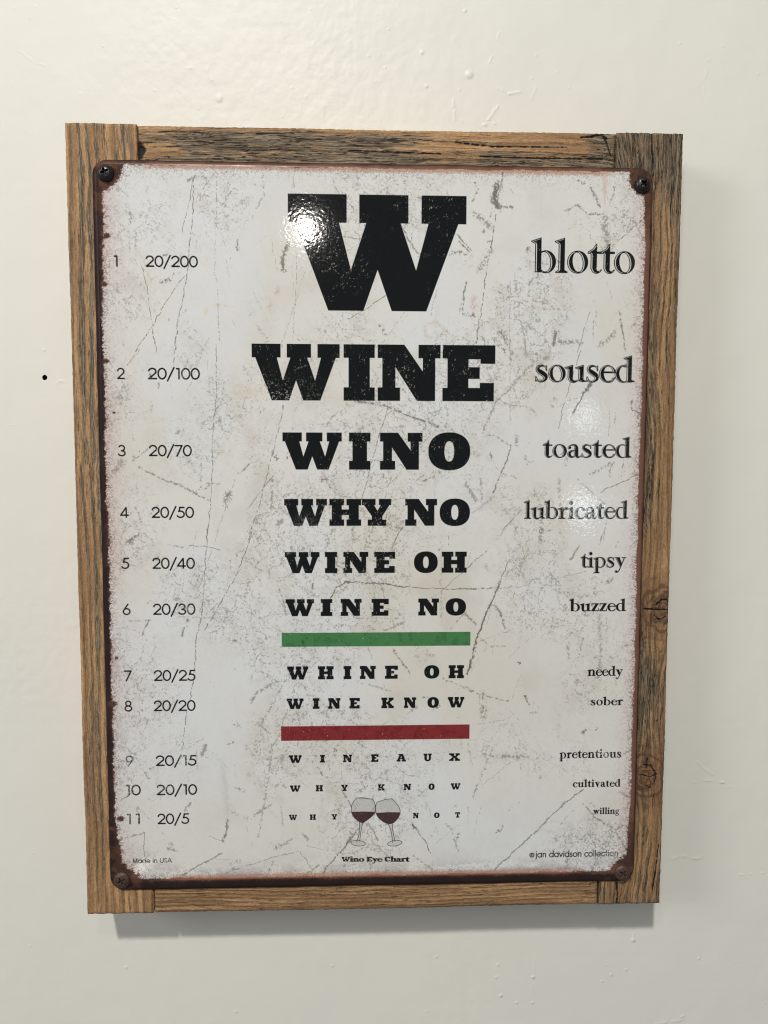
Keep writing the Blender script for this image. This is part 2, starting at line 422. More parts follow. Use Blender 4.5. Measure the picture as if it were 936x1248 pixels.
# --- glyph painter: shapes are stamped on a finer local canvas and averaged down
SS = 4
def poly_mask(X, Y, pts):
    m_ = np.zeros(X.shape, bool); n = len(pts)
    for k in range(n):
        x0, y0 = pts[k]; x1, y1 = pts[(k + 1) % n]
        if y0 == y1: continue
        c = (Y > min(y0, y1)) & (Y <= max(y0, y1))
        m_ ^= c & (X < x0 + (Y - y0) * (x1 - x0) / (y1 - y0))
    return m_
def ell(cx, cy, rx, ry, tilt=0, n=48, e=2.0):
    o = []
    for k in range(n):
        a = 2 * math.pi * k / n
        c, s = math.cos(a), math.sin(a)
        x = rx * math.copysign(abs(c) ** (2 / e), c); y = ry * math.copysign(abs(s) ** (2 / e), s)
        o.append((cx + x * math.cos(tilt) - y * math.sin(tilt), cy + x * math.sin(tilt) + y * math.cos(tilt)))
    return o
def smooth(pts, n=7):
    out = []
    P = [pts[0]] + list(pts) + [pts[-1]]
    for i in range(1, len(P) - 2):
        for k in range(n):
            t = k / n
            out.append(tuple(.5 * (2 * P[i][c] + (P[i + 1][c] - P[i - 1][c]) * t + (2 * P[i - 1][c] - 5 * P[i][c] + 4 * P[i + 1][c] - P[i + 2][c]) * t * t + (3 * P[i][c] - P[i - 1][c] - 3 * P[i + 1][c] + P[i + 2][c]) * t ** 3) for c in range(len(P[0]))))
    out.append(tuple(pts[-1]))
    return out
def stroke_mask(X, Y, pts):
    """capsules of varying width; pts (x, y, w)"""
    m_ = np.zeros(X.shape, bool)
    for (x0, y0, w0), (x1, y1, w1) in zip(pts[:-1], pts[1:]):
        dx, dy = x1 - x0, y1 - y0; q = dx * dx + dy * dy + 1e-9
        t = np.clip(((X - x0) * dx + (Y - y0) * dy) / q, 0, 1)
        m_ |= np.hypot(X - x0 - t * dx, Y - y0 - t * dy) < (w0 + (w1 - w0) * t) / 2
    return m_
def shift(a, dx, dy):
    r = np.zeros_like(a); h, w = a.shape
    r[max(0, dy):h + min(0, dy), max(0, dx):w + min(0, dx)] = a[max(0, -dy):h - max(0, dy), max(0, -dx):w - max(0, dx)]
    return r
def erode(a, n):
    for _ in range(n):
        a = a & shift(a, 1, 0) & shift(a, -1, 0) & shift(a, 0, 1) & shift(a, 0, -1)
    return a

def stamp(layer, ops, X0, Y0, sx, sy, bb, inline=None, grow=0.0):
    """ops in glyph units -> layer (max). X0,Y0 mm of the glyph origin, sx, sy mm per unit, bb glyph bounds"""
    js, is_ = win(X0 + bb[0] * sx, Y0 + bb[1] * sy, X0 + bb[2] * sx, Y0 + bb[3] * sy, .6)
    h = js.stop - js.start; w = is_.stop - is_.start
    if h <= 0 or w <= 0: return
    xs = TX0 + (is_.start + (np.arange(w * SS) + .5) / SS) / PR; ys = TY0 + (js.start + (np.arange(h * SS) + .5) / SS) / PR
    X, Y = np.meshgrid(xs, ys)
    m_ = np.zeros(X.shape, bool)
    for op in ops:
        kind, sub = op[0][0], op[0].endswith('-')
        if kind == 'p': k = poly_mask(X, Y, [(X0 + a * sx, Y0 + b * sy) for a, b in op[1]])
        elif kind == 's': k = stroke_mask(X, Y, [(X0 + a * sx, Y0 + b * sy, c * (sx + sy) / 2) for a, b, c in op[1]])
        m_ = (m_ & ~k) if sub else (m_ | k)
    if grow:
        for _ in range(int(round(grow * PR * SS))):
            m_ = m_ | shift(m_, 1, 0) | shift(m_, -1, 0) | shift(m_, 0, 1) | shift(m_, 0, -1)
    if inline:
        e1, wd_ = inline
        er = erode(m_, max(1, int(round(e1 * PR * SS))))
        n = max(1, int(round(wd_ * PR * SS)))
        m_ = m_ & ~(er & ~shift(er, n, 0))
    cov = m_.reshape(h, SS, w, SS).mean((1, 3)).astype(np.float32)
    layer[js, is_] = np.maximum(layer[js, is_], cov)

# --- heavy slab capitals, in a unit box
def bx(x0, y0, x1, y1): return ('p', [(x0, y0), (x1, y0), (x1, y1), (x0, y1)])
def I_(x0, x1, s=.24):
    w = x1 - x0
    return ('p', [(x0, 0), (x1, 0), (x1, s), (x1 - .16 * w, s), (x1 - .16 * w, 1 - s), (x1, 1 - s), (x1, 1), (x0, 1), (x0, 1 - s), (x0 + .16 * w, 1 - s), (x0 + .16 * w, s), (x0, s)])
def arc(cx, cy, rx, ry, a0, a1, n=14): return [(cx + rx * math.cos(math.radians(a0 + (a1 - a0) * k / n)), cy + ry * math.sin(math.radians(a0 + (a1 - a0) * k / n))) for k in range(n + 1)]
SLAB = {
 'W': [('p', [(0, 1), (.328, 1), (.328, .757), (.285, .757), (.351, .355), (.437, .757), (.398, .757), (.398, 1), (.6735, 1), (.6735, .757), (.63, .757), (.718, .355), (.786, .757), (.7465, .757), (.7465, 1), (1, 1), (1, .757), (.955, .757), (.777, 0), (.581, 0), (.501, .355), (.421, 0), (.223, 0), (.040, .757), (0, .757)])],
 'I': [I_(0, 1)],
 'N': [('p', [(0, 1), (.423, 1), (.717, .53), (.717, .76), (.647, .76), (.647, 1), (1, 1), (1, .76), (.917, .76), (.917, 0), (.623, 0), (.283, .6), (.283, .24), (.357, .24), (.357, 0), (0, 0), (0, .24), (.073, .24), (.073, .76), (0, .76)])],
 'E': [('p', [(0, 0), (.98, 0), (.98, .33), (.71, .33), (.71, .24), (.494, .24), (.494, .40), (.707, .40), (.707, .61), (.494, .61), (.494, .75), (.72, .75), (.72, .67), (1, .67), (1, 1), (0, 1), (0, .76), (.094, .76), (.094, .24), (0, .24)])],
 'O': [('p', ell(.5, .5, .5, .515, e=2.25)), ('p-', ell(.5, .5, .115, .275, e=2.3))],
 'H': [I_(0, .465), I_(.535, 1), bx(.3, .40, .7, .61)],
 'Y': [('p', [(0, 1), (.47, 1), (.47, .77), (.42, .77), (.53, .56), (.64, .77), (.58, .77), (.58, 1), (1, 1), (1, .77), (.94, .77), (.70, .36), (.70, .23), (.83, .23), (.83, 0), (.2, 0), (.2, .23), (.34, .23), (.34, .36), (.07, .77), (0, .77)])],
 'K': [I_(0, .48), ('p', [(.3, .40), (.63, .77), (.57, .77), (.57, 1), (.98, 1), (.98, .77), (.92, .77), (.64, .5)]), ('p', [(.38, .58), (.60, .64), (.92, .23), (1, .23), (1, 0), (.56, 0), (.56, .23), (.58, .23), (.40, .44)])],
 'A': [('p', [(0, 0), (.42, 0), (.42, .23), (.35, .23), (.37, .33), (.6, .33), (.62, .23), (.56, .23), (.56, 0), (1, 0), (1, .23), (.93, .23), (.70, 1), (.2, 1), (.2, .8), (.3, .8), (.07, .23), (0, .23)]), ('p-', [(.42, .5), (.56, .5), (.5, .74)])],
 'U': [('p', [(0, 1), (.48, 1), (.48, .77), (.42, .77), (.42, .35)] + arc(.53, .33, .11, .12, 180, 360) + [(.64, .77), (.56, .77), (.56, 1), (1, 1), (1, .77), (.92, .77)] + arc(.51, .36, .41, .38, 0, -180) + [(.10, .77), (0, .77)])],
 'X': [('p', [(0, 1), (.46, 1), (.46, .78), (.43, .78), (.53, .64), (.62, .78), (.57, .78), (.57, 1), (.97, 1), (.97, .78), (.9, .78), (.68, .5), (.92, .22), (1, .22), (1, 0), (.53, 0), (.53, .22), (.57, .22), (.47, .36), (.37, .22), (.43, .22), (.43, 0), (.0, 0), (0, .22), (.08, .22), (.32, .5), (.08, .78), (0, .78)])],
 'T': [('p', [(0, 1), (1, 1), (1, .6), (.8, .6), (.76, .78), (.68, .78), (.68, .23), (.82, .23), (.82, 0), (.18, 0), (.18, .23), (.32, .23), (.32, .78), (.24, .78), (.2, .6), (0, .6)])],
 'C': [('p', ell(.5, .5, .5, .52, e=2.2)), ('p-', ell(.56, .5, .2, .3, e=2.2)), ('p-', [(.62, .3), (1.1, .3), (1.1, .62), (.62, .62)]), bx(.78, .6, .98, .98)],
}
# --- book serif lower case, x height = 1
S = .27; T = .075
def st(x, y0, y1): return bx(x - S / 2, y0, x + S / 2, y1)
def foot(x, y=0, l=.27, r=.27): return ('p', [(x - l, y), (x + r, y), (x + r, y + .05), (x + S / 2, y + .13), (x - S / 2, y + .13), (x - l, y + .05)])
def flag(x, y): return ('p', [(x - S / 2 - .19, y - .13), (x - S / 2 - .17, y - .17), (x - S / 2, y - .26), (x + S / 2, y - .2), (x + S / 2, y + .03)])
def ringo(cx, rx=.47, ry=.52, ix=.235, iy=.455, tl=.12): return [('p', ell(cx, .5, rx, ry, 0, 60, 2.05)), ('p-', ell(cx, .5, ix, iy, tl, 60, 2.0))]
def sm(*p): return ('s', smooth(p))
ASC = 1.58
SER = {
 'o': (.98, ringo(.49)),
 'b': (1.06, [('p', ell(.58, .5, .46, .52)), ('p-', ell(.53, .5, .27, .455, .1)), st(.235, .02, ASC - .1), flag(.235, ASC)]),
 'd': (1.08, [('p', ell(.47, .5, .46, .52)), ('p-', ell(.52, .5, .27, .455, .1)), st(.80, .0, ASC - .1), flag(.80, ASC), ('p', [(.80, 0), (1.1, .03), (1.1, .08), (.93, .14)])]),
 'l': (.54, [st(.27, 0, ASC - .1), flag(.27, ASC), foot(.27)]),
 'i': (.54, [st(.27, 0, .9), flag(.27, 1.0), foot(.27), ('p', ell(.25, 1.36, .16, .16))]),
 't': (.62, [st(.27, .2, 1.02), ('p', [(.135, .9), (.02, .93), (.0, .99), (.22, 1.12), (.36, 1.34), (.405, 1.34), (.405, .9)]), bx(.0, .90, .62, .99), sm((.27, .25, S), (.30, .13, .22), (.40, .05, .13), (.52, .06, .08), (.62, .15, .05))]),
 's': (.76, [sm((.66, .70, .06), (.60, .88, .07), (.40, .97, .09), (.20, .88, .17), (.19, .70, .22), (.38, .55, .27), (.58, .38, .26), (.60, .18, .19), (.40, .03, .10), (.22, .06, .07), (.09, .28, .06)), bx(.62, .68, .68, .98), bx(.06, .02, .12, .32)]),
 'u': (1.12, [st(.27, .25, .9), flag(.27, 1.0), sm((.27, .30, S), (.30, .13, .22), (.45, .03, .14), (.62, .06, .08), (.80, .2, .07)), st(.85, .06, .9), flag(.85, 1.0), ('p', [(.85, 0), (1.12, .03), (1.12, .08), (.98, .14), (.80, .14)])]),
 'e': (.88, [('p', ell(.47, .5, .46, .52)), ('p-', ell(.52, .5, .26, .455, .08)), ('p-', [(.55, .55), (1.1, .55), (1.1, .22), (.55, .30)]), bx(.15, .55, .92, .64), sm((.50, .02, .10), (.68, .06, .10), (.80, .16, .08), (.88, .28, .05))]),
 'a': (.90, [sm((.12, .74, .17), (.16, .88, .09), (.36, .97, .10), (.56, .88, .2), (.60, .7, S)), st(.60, .1, .75), sm((.58, .58, .07), (.36, .52, .10), (.15, .38, .2), (.15, .18, .24), (.30, .05, .12), (.46, .08, .08), (.58, .2, .07)), ('p', ell(.16, .76, .11, .1)), sm((.62, .12, .2), (.72, .03, .12), (.86, .08, .06), (.9, .14, .05))]),
 'r': (.76, [st(.27, 0, .9), flag(.27, 1.0), foot(.27, 0, .27, .3), sm((.36, .62, .08), (.48, .86, .14), (.64, .93, .15)), ('p', ell(.67, .87, .13, .12))]),
 'c': (.84, [('p', ell(.47, .5, .46, .52)), ('p-', ell(.54, .5, .27, .455, .08)), ('p-', [(.58, .80), (1.1, .9), (1.1, .15), (.58, .22)]), ('p', ell(.70, .80, .13, .12)), sm((.50, .02, .10), (.68, .06, .09), (.84, .25, .05))]),
 'p': (1.1, [('p', ell(.60, .5, .46, .52)), ('p-', ell(.55, .5, .27, .455, .1)), st(.27, -.5, .9), flag(.27, 1.0), foot(.27, -.55)]),
 'y': (1.0, [('p', [(.05, 1), (.42, 1), (.64, .36), (.55, .02), (.47, .02)]), bx(-.02, .93, .47, 1.0), bx(.62, .93, 1.02, 1.0), sm((.86, .96, .08), (.66, .4, .08), (.46, -.16, .08), (.32, -.40, .11), (.14, -.43, .17)), ('p', ell(.13, -.40, .12, .12))]),
 'z': (.84, [bx(.05, .9, .80, 1.0), bx(.03, .0, .82, .1), ('p', [(.03, .05), (.5, .95), (.80, .98), (.35, .05)]), bx(.05, .68, .11, 1.0), bx(.76, 0, .82, .34)]),
 'n': (1.14, [st(.27, 0, .9), flag(.27, 1.0), foot(.27), st(.87, 0, .72), foot(.87), sm((.38, .74, .07), (.50, .90, .12), (.68, .96, .16), (.82, .85, .22), (.87, .66, S))]),
 'v': (.98, [('p', [(.06, 1), (.42, 1), (.66, .22), (.54, -.01), (.46, -.01)]), ('p', [(.50, -.01), (.56, .1), (.86, 1), (.78, 1), (.5, .2)]), bx(-.0, .93, .50, 1.0), bx(.62, .93, .98, 1.0)]),
 'w': (1.42, [('p', [(.06, 1), (.40, 1), (.58, .28), (.48, -.01), (.38, -.01)]), ('p', [(.42, -.01), (.50, .1), (.74, .95), (.66, 1), (.44, .25)]), ('p', [(.58, 1), (.90, 1), (1.06, .28), (.94, -.01), (.86, -.01)]), ('p', [(.90, -.01), (.98, .1), (1.28, 1), (1.2, 1), (.94, .25)]), bx(0, .93, .46, 1.0), bx(.54, .93, .96, 1.0), bx(1.08, .93, 1.42, 1.0)]),
 'g': (.92, [('p', ell(.42, .66, .36, .34)), ('p-', ell(.42, .66, .17, .28)), sm((.66, .86, .08), (.76, .95, .08), (.88, .93, .12)), sm((.2, .36, .07), (.13, .22, .12), (.3, .12, .17), (.6, .08, .19), (.78, -.08, .16), (.72, -.3, .09), (.42, -.42, .07), (.12, -.34, .09), (.08, -.18, .09), (.24, -.02, .07))]),
 'h': (1.14, [st(.27, 0, ASC - .1), flag(.27, ASC), foot(.27), st(.87, 0, .72), foot(.87), sm((.38, .74, .07), (.50, .90, .12), (.68, .96, .16), (.82, .85, .22), (.87, .66, S))]),
}
# --- geometric sans, cap height = 1, strokes of width B
B = .128
def sl(*p): return ('s', [(a, b, B) for a, b in p])
def sa(cx, cy, rx, ry, a0, a1, n=26): return ('s', [(a, b, B) for a, b in arc(cx, cy, rx, ry, a0, a1, n)])
b2 = B / 2
XH = .72
SANS = {
 '0': (.62, [sa(.31, .5, .255, .45, 0, 360, 40)]),
 '1': (.40, [sl((.27, b2), (.27, .95)), sl((.27, .94), (.12, .94))]),
 '2': (.62, [sa(.30, .68, .235, .265, 165, -30, 22), sl((.515, .56), (.07, .055)), sl((.07, b2), (.56, b2))]),
 '3': (.60, [sa(.28, .72, .2, .23, 150, -85, 22), sa(.28, .265, .235, .215, 92, -160, 24)]),
 '4': (.66, [sl((.45, b2), (.45, .92)), sl((.44, .93), (.05, .27)), sl((.05, .25), (.60, .25))]),
 '5': (.60, [sa(.27, .33, .255, .28, 118, -150, 26), sl((.17, .58), (.23, .945)), sl((.22, .945), (.52, .945))]),
 '6': (.62, [sa(.31, .31, .25, .26, 0, 360, 34), sl((.10, .45), (.42, .97))]),
 '7': (.58, [sl((.06, .945), (.53, .945)), sl((.52, .93), (.18, .02))]),
 '8': (.60, [sa(.30, .73, .18, .22, 0, 360, 30), sa(.30, .27, .235, .225, 0, 360, 34)]),
 '9': (.62, [sa(.31, .69, .25, .26, 0, 360, 34), sl((.52, .55), (.20, .03))]),
 '/': (.52, [sl((.04, -.12), (.47, 1.02))]),
 'M': (.86, [sl((.10, b2), (.17, .95)), sl((.17, .95), (.43, .1)), sl((.43, .1), (.69, .95)), sl((.69, .95), (.76, b2))]),
 'U': (.72, [sl((.11, .95), (.11, .35)), sa(.355, .33, .245, .28, 180, 360), sl((.60, .35), (.60, .95))]),
 'S': (.54, [sa(.27, .72, .16, .22, 20, 245), sa(.26, .27, .19, .22, 75, -170)]),
 'A': (.76, [sl((.05, b2), (.38, .95)), sl((.38, .95), (.71, b2)), sl((.18, .33), (.58, .33))]),
 'a': (.70, [sa(.33, .36, .27, .31, 0, 360, 32), sl((.60, b2), (.60, .68))]),
 'd': (.70, [sa(.33, .36, .27, .31, 0, 360, 32), sl((.60, b2), (.60, 1.0))]),
 'e': (.66, [sa(.33, .36, .27, .31, -38, -360, 32), sl((.07, .36), (.59, .36))]),
 'i': (.24, [sl((.12, b2), (.12, .66)), sl((.12, .90), (.12, .93))]),
 'n': (.60, [sl((.11, b2), (.11, .66)), sa(.30, .42, .19, .25, 180, 0), sl((.49, .42), (.49, b2))]),
 'j': (.24, [sl((.12, -.15), (.12, .66)), sl((.12, .90), (.12, .93)), sl((.12, -.15), (.04, -.22))]),
 'v': (.54, [sl((.05, .66), (.27, .06)), sl((.27, .06), (.49, .66))]),
 's': (.44, [sa(.22, .50, .12, .155, 20, 245), sa(.21, .20, .145, .155, 75, -170)]),
 'o': (.66, [sa(.33, .36, .27, .31, 0, 360, 32)]),
 'c': (.58, [sa(.33, .36, .27, .31, 42, 318, 28)]),
 'l': (.22, [sl((.11, b2), (.11, 1.0))]),
 't': (.36, [sl((.17, b2), (.17, .92)), sl((.03, .64), (.31, .64))]),
 '(': (.9, [('s', [(a, b, .13) for a, b in arc(.40, .40, .30, .30, 0, 360, 30)]), ('s', [(a, b, .10) for a, b in arc(.40, .40, .11, .12, 50, 310, 16)])]),
}

ink = np.zeros((PH, PW), np.float32)       # black print
def slab_row(chars, yt, yb, xref):
    """chars: (letter, x0, x1) in photo pixels; yt, yb the top and base at x = xref"""
    _, Yt = mm(xref, yt); _, Yb = mm(xref, yb)
    ym = (yt + yb) / 2
    for c, a, b in chars:
        A = mm(a, ym)[0]; Bx = mm(b, ym)[0]
        stamp(ink, SLAB[c], A, Yb, Bx - A, Yt - Yb, (-.02, -.03, 1.02, 1.03))
def zr(ox, oy, s):
    return lambda lst, yt, yb, xr: slab_row([(c, ox + a / s, ox + b / s) for c, a, b in lst], oy + yt / s, oy + yb / s, ox + xr / s)
z5 = zr(330, 220, 3.6); z5([('W', 76, 857)], 60, 571, 300)
z6 = zr(290, 400, 2.836)
z6([('W', 48, 352), ('I', 365, 473), ('N', 483, 700), ('E', 707, 889)], 56, 251, 460)
z6([('W', 154, 359), ('I', 384, 458), ('N', 491, 638), ('O', 658, 803)], 361, 489, 480)
z6([('W', 160, 308), ('H', 316, 426), ('Y', 428, 530), ('N', 578, 688), ('O', 697, 802)], 590, 683, 480)
z7 = zr(330, 650, 3.6)
z7([('W', 62, 214), ('I', 238, 292), ('N', 318, 428), ('E', 454, 546), ('O', 628, 733), ('H', 750, 860)], 81, 174, 460)
z7([('W', 65, 190), ('I', 219, 270), ('N', 307, 399), ('E', 442, 518), ('N', 647, 738), ('O', 767, 857)], 287, 362, 460)
z7([('W', 72, 165), ('H', 207, 276), ('I', 319, 354), ('N', 391, 461), ('E', 501, 558), ('O', 673, 740), ('H', 780, 848)], 581, 639, 460)
z7([('W', 70, 144), ('I', 184, 214), ('N', 252, 306), ('E', 345, 391), ('K', 485, 540), ('N', 584, 638), ('O', 687, 738), ('W', 777, 849)], 721, 768, 460)
z8 = zr(330, 870, 3.6)
z8([('W', 80, 136), ('I', 216, 238), ('N', 317, 357), ('E', 440, 473), ('A', 552, 593), ('U', 670, 706), ('X', 782, 831)], 177, 211, 460)
z8([('W', 84, 130), ('H', 197, 229), ('Y', 309, 338), ('K', 470, 500), ('N', 583, 616), ('O', 692, 719), ('W', 790, 832)], 309, 337, 460)
z8([('W', 80, 115), ('H', 171, 198), ('Y', 267, 291), ('N', 624, 649), ('O', 716, 741), ('T', 809, 831)], 437, 461, 460)

def word(font, text, x0, x1, base, xr, top=None, unit=1.0, inline=None, grow=0.0, track=0.0, layer=None, space=.4):
    """lay a word between two photo abscissae; TOP is the height of UNIT glyph units"""
    X0, Yb = mm(x0, base); X1, _ = mm(x1, base)
    _, Yt = mm(x0, top); sy = (Yt - Yb) / unit
    adv = sum((space if c == ' ' else font[c][0]) + track for c in text) - track
    sx = (X1 - X0) / adv; x = 0
    for c in text:
        if c == ' ': x += space + track; continue
        stamp(ink if layer is None else layer, font[c][1], X0 + x * sx, Yb, sx, sy, (-.3, -.7, font[c][0] + .3, 1.8), inline, grow)
        x += font[c][0] + track
def q(ox, oy, s, font, text, x0, x1, base, top, unit=1.0, **k):
    word(font, text, ox + x0 / s, ox + x1 / s, oy + base / s, 0, oy + top / s, unit, **k)
q(620, 260, 5.2, SER, 'blotto', 152, 800, 375, 157, ASC, inline=(.62, .45), track=-.03, grow=.15)
q(620, 260, 5.2, SER, 'soused', 162, 794, 1068, 900, ASC, inline=(.52, .33), track=-.02, grow=.15)
q(620, 500, 5.2, SER, 'toasted', 215, 776, 300, 168, ASC, inline=(.42, .22), track=.0, grow=.12)
q(620, 500, 5.2, SER, 'lubricated', 98, 757, 688, 572, ASC, inline=(.40, .20), track=.0, grow=.12)
q(620, 660, 5.2, SER, 'tipsy', 455, 742, 165, 100, 1.0, inline=(.40, .15), track=.0, grow=.12)
q(620, 660, 5.2, SER, 'buzzed', 388, 742, 442, 364, ASC, track=.02, grow=.10)
q(620, 660, 5.2, SER, 'needy', 500, 722, 852, 789, ASC, track=.02, grow=.10)
q(620, 660, 5.2, SER, 'sober', 518, 722, 1038, 984, ASC, track=.08, grow=.10)
q(630, 880, 5.506, SER, 'pretentious', 287, 700, 243, 205, 1.0, track=.09, grow=.10)
q(630, 880, 5.506, SER, 'cultivated', 375, 695, 437, 386, ASC, track=.09, grow=.10)
q(630, 880, 5.506, SER, 'willing', 512, 686, 618, 574, ASC, track=.06, grow=.10)
q(630, 880, 5.506, SANS, '(jan davidson collection', 82, 680, 910, 868, 1.0, track=.02, space=.34, grow=.05)
q(120, 780, 4.16, SANS, 'Made in USA', 173, 373, 1132, 1108, 1.0, space=.34, grow=.05)
for t, a in (('1', (110, 280, 5.2, 142, 183, 235, 163)), ('20/200', (110, 280, 5.2, 350, 683, 235, 163)), ('2', (110, 280, 5.2, 169, 221, 947, 875)), ('20/100', (110, 280, 5.2, 365, 696, 948, 875)),
             ('3', (120, 520, 4.8, 113, 163, 173, 107)), ('20/70', (120, 520, 4.8, 294, 547, 173, 107)), ('4', (120, 520, 4.8, 127, 180, 534, 469)), ('20/50', (120, 520, 4.8, 310, 560, 534, 469)),
             ('5', (120, 520, 4.8, 134, 183, 832, 767)), ('20/40', (120, 520, 4.8, 315, 565, 832, 767)), ('6', (120, 520, 4.8, 142, 189, 1102, 1037)), ('20/30', (120, 520, 4.8, 319, 568, 1101, 1036)),
             ('7', (120, 780, 4.16, 129, 170, 208, 155)), ('20/25', (120, 780, 4.16, 281, 494, 208, 153)), ('8', (120, 780, 4.16, 131, 173, 362, 308)), ('20/20', (120, 780, 4.16, 280, 493, 361, 307)),
             ('9', (120, 780, 4.16, 138, 178, 640, 587)), ('20/15', (120, 780, 4.16, 290, 499, 639, 586)), ('10', (120, 780, 4.16, 134, 216, 788, 735)), ('20/10', (120, 780, 4.16, 294, 501, 787, 734)),
             ('11', (120, 780, 4.16, 139, 217, 935, 882)), ('20/5', (120, 780, 4.16, 299, 462, 934, 881))):
    ox, oy, s, x0, x1, b_, t_ = a
    q(ox, oy, s, SANS, t, x0, x1, b_, t_, track=(.16 if t == '11' else 0))
# the caption under the glasses: slab capitals with bold lower case
def caption():
    parts = [('W', 311, 347), ('i', 347, 362), ('n', 362, 386), ('o', 387, 409), ('E', 420, 446), ('y', 446, 468), ('e', 468, 488), ('C', 499, 526), ('h', 526, 551), ('a', 551, 572), ('r', 572, 591), ('t', 591, 608)]
    for c, a, b in parts:
        A, Yb = mm(330 + a / 3.6, 870 + 648.5 / 3.6); Bx, Yt = mm(330 + b / 3.6, 870 + 627 / 3.6)
        if c in 'WEC': stamp(ink, SLAB[c], A, Yb, Bx - A, Yt - Yb, (-.02, -.03, 1.02, 1.03))
        else:
            sx = (Bx - A) / SER[c][0]; sy = (Yt - Yb) / 1.42
            for dx in (-.16, .0, .16):
                stamp(ink, SER[c][1], A + dx, Yb, sx, sy, (-.3, -.7, SER[c][0] + .3, 1.8), None, .10)
caption()

def quad_layer(pts):
    L = np.zeros((PH, PW), np.float32)
    P = [mm(*p) for p in pts]
    x0, x1 = min(p[0] for p in P), max(p[0] for p in P); y0, y1 = min(p[1] for p in P), max(p[1] for p in P)
    x0, x1 = (P[0][0] + P[3][0]) / 2, (P[1][0] + P[2][0]) / 2
    y1 = (P[0][1] + P[1][1]) / 2; y0 = (P[2][1] + P[3][1]) / 2
    stamp(L, [bx(0, 0, 1, 1)], x0, y0, x1 - x0, y1 - y0, (0, 0, 1, 1))
    return L
green = quad_layer([(330 + 48 / 3.6, 650 + 437 / 3.6), (330 + 876 / 3.6, 650 + 432 / 3.6), (330 + 876 / 3.6, 650 + 493 / 3.6), (330 + 48 / 3.6, 650 + 498 / 3.6)])
red = quad_layer([(330 + 45 / 3.6, 870 + 55 / 3.6), (330 + 872 / 3.6, 870 + 46 / 3.6), (330 + 872 / 3.6, 870 + 110 / 3.6), (330 + 45 / 3.6, 870 + 118 / 3.6)])

# --- two wine glasses printed near the bottom, traced in the 7.8x view at (400, 950)
def gl(pts, wpx=None):
    P = [mm(400 + p[0] / 7.8, 950 + p[1] / 7.8) for p in pts]
    if wpx is None: return ('p', P)
    w_ = wpx / 7.8 / 1.96
    return ('s', [(a, b, w_) for a, b in smooth(P)])
glass_line = np.zeros((PH, PW), np.float32); wine = np.zeros_like(glass_line); bowl = np.zeros_like(glass_line); stemf = np.zeros_like(glass_line)
gb = (mm(420, 970)[0], mm(420, 1036)[1], mm(494, 970)[0], mm(420, 968)[1])
def gst(layer, ops): stamp(layer, ops, 0, 0, 1, 1, gb)
L1 = [(268, 175), (232, 225), (221, 270), (224, 320), (250, 365), (300, 403), (330, 408), (370, 385), (420, 345), (445, 300), (446, 240), (425, 196), (415, 187)]
L2 = [(605, 182), (650, 230), (680, 280), (683, 320), (665, 365), (625, 408), (580, 422), (530, 405), (480, 365), (456, 320), (450, 270), (458, 230), (470, 214)]
gst(bowl, [gl(L1), gl(L2)])
gst(wine, [gl([(224, 308), (340, 304), (446, 308), (445, 322), (420, 350), (370, 390), (330, 410), (300, 405), (250, 367), (226, 325)]), gl([(454, 318), (570, 310), (683, 312), (680, 335), (665, 367), (625, 410), (580, 424), (530, 407), (480, 367), (456, 330)])])
gst(glass_line, [gl(L1, 6.0), gl(L2, 6.0), gl([(268, 175), (340, 176), (415, 187)], 6.0), gl([(470, 214), (540, 192), (605, 182)], 6.0), gl([(268, 176), (330, 182), (415, 188)], 2.5),
    gl([(298, 405), (296, 500), (276, 580), (270, 595)], 6.0), gl([(328, 408), (310, 500), (300, 590)], 6.0), gl([(570, 420), (600, 500), (612, 600)], 6.0), gl([(610, 416), (615, 490), (636, 590)], 6.0)])
for cx, cy, tl in ((285, 606, -.09), (632, 606, .13)):
    e = [(cx + 69 * math.cos(a) * math.cos(tl) - 26 * math.sin(a) * math.sin(-tl), cy - 69 * math.cos(a) * math.sin(tl) + 26 * math.sin(a)) for a in np.linspace(0, 2 * math.pi, 30)]
    gst(glass_line, [gl(e, 6.0)]); gst(stemf, [gl(e)])
gst(stemf, [gl([(298, 405), (328, 408), (300, 590), (270, 595)]), gl([(570, 420), (610, 416), (636, 590), (612, 600)])])

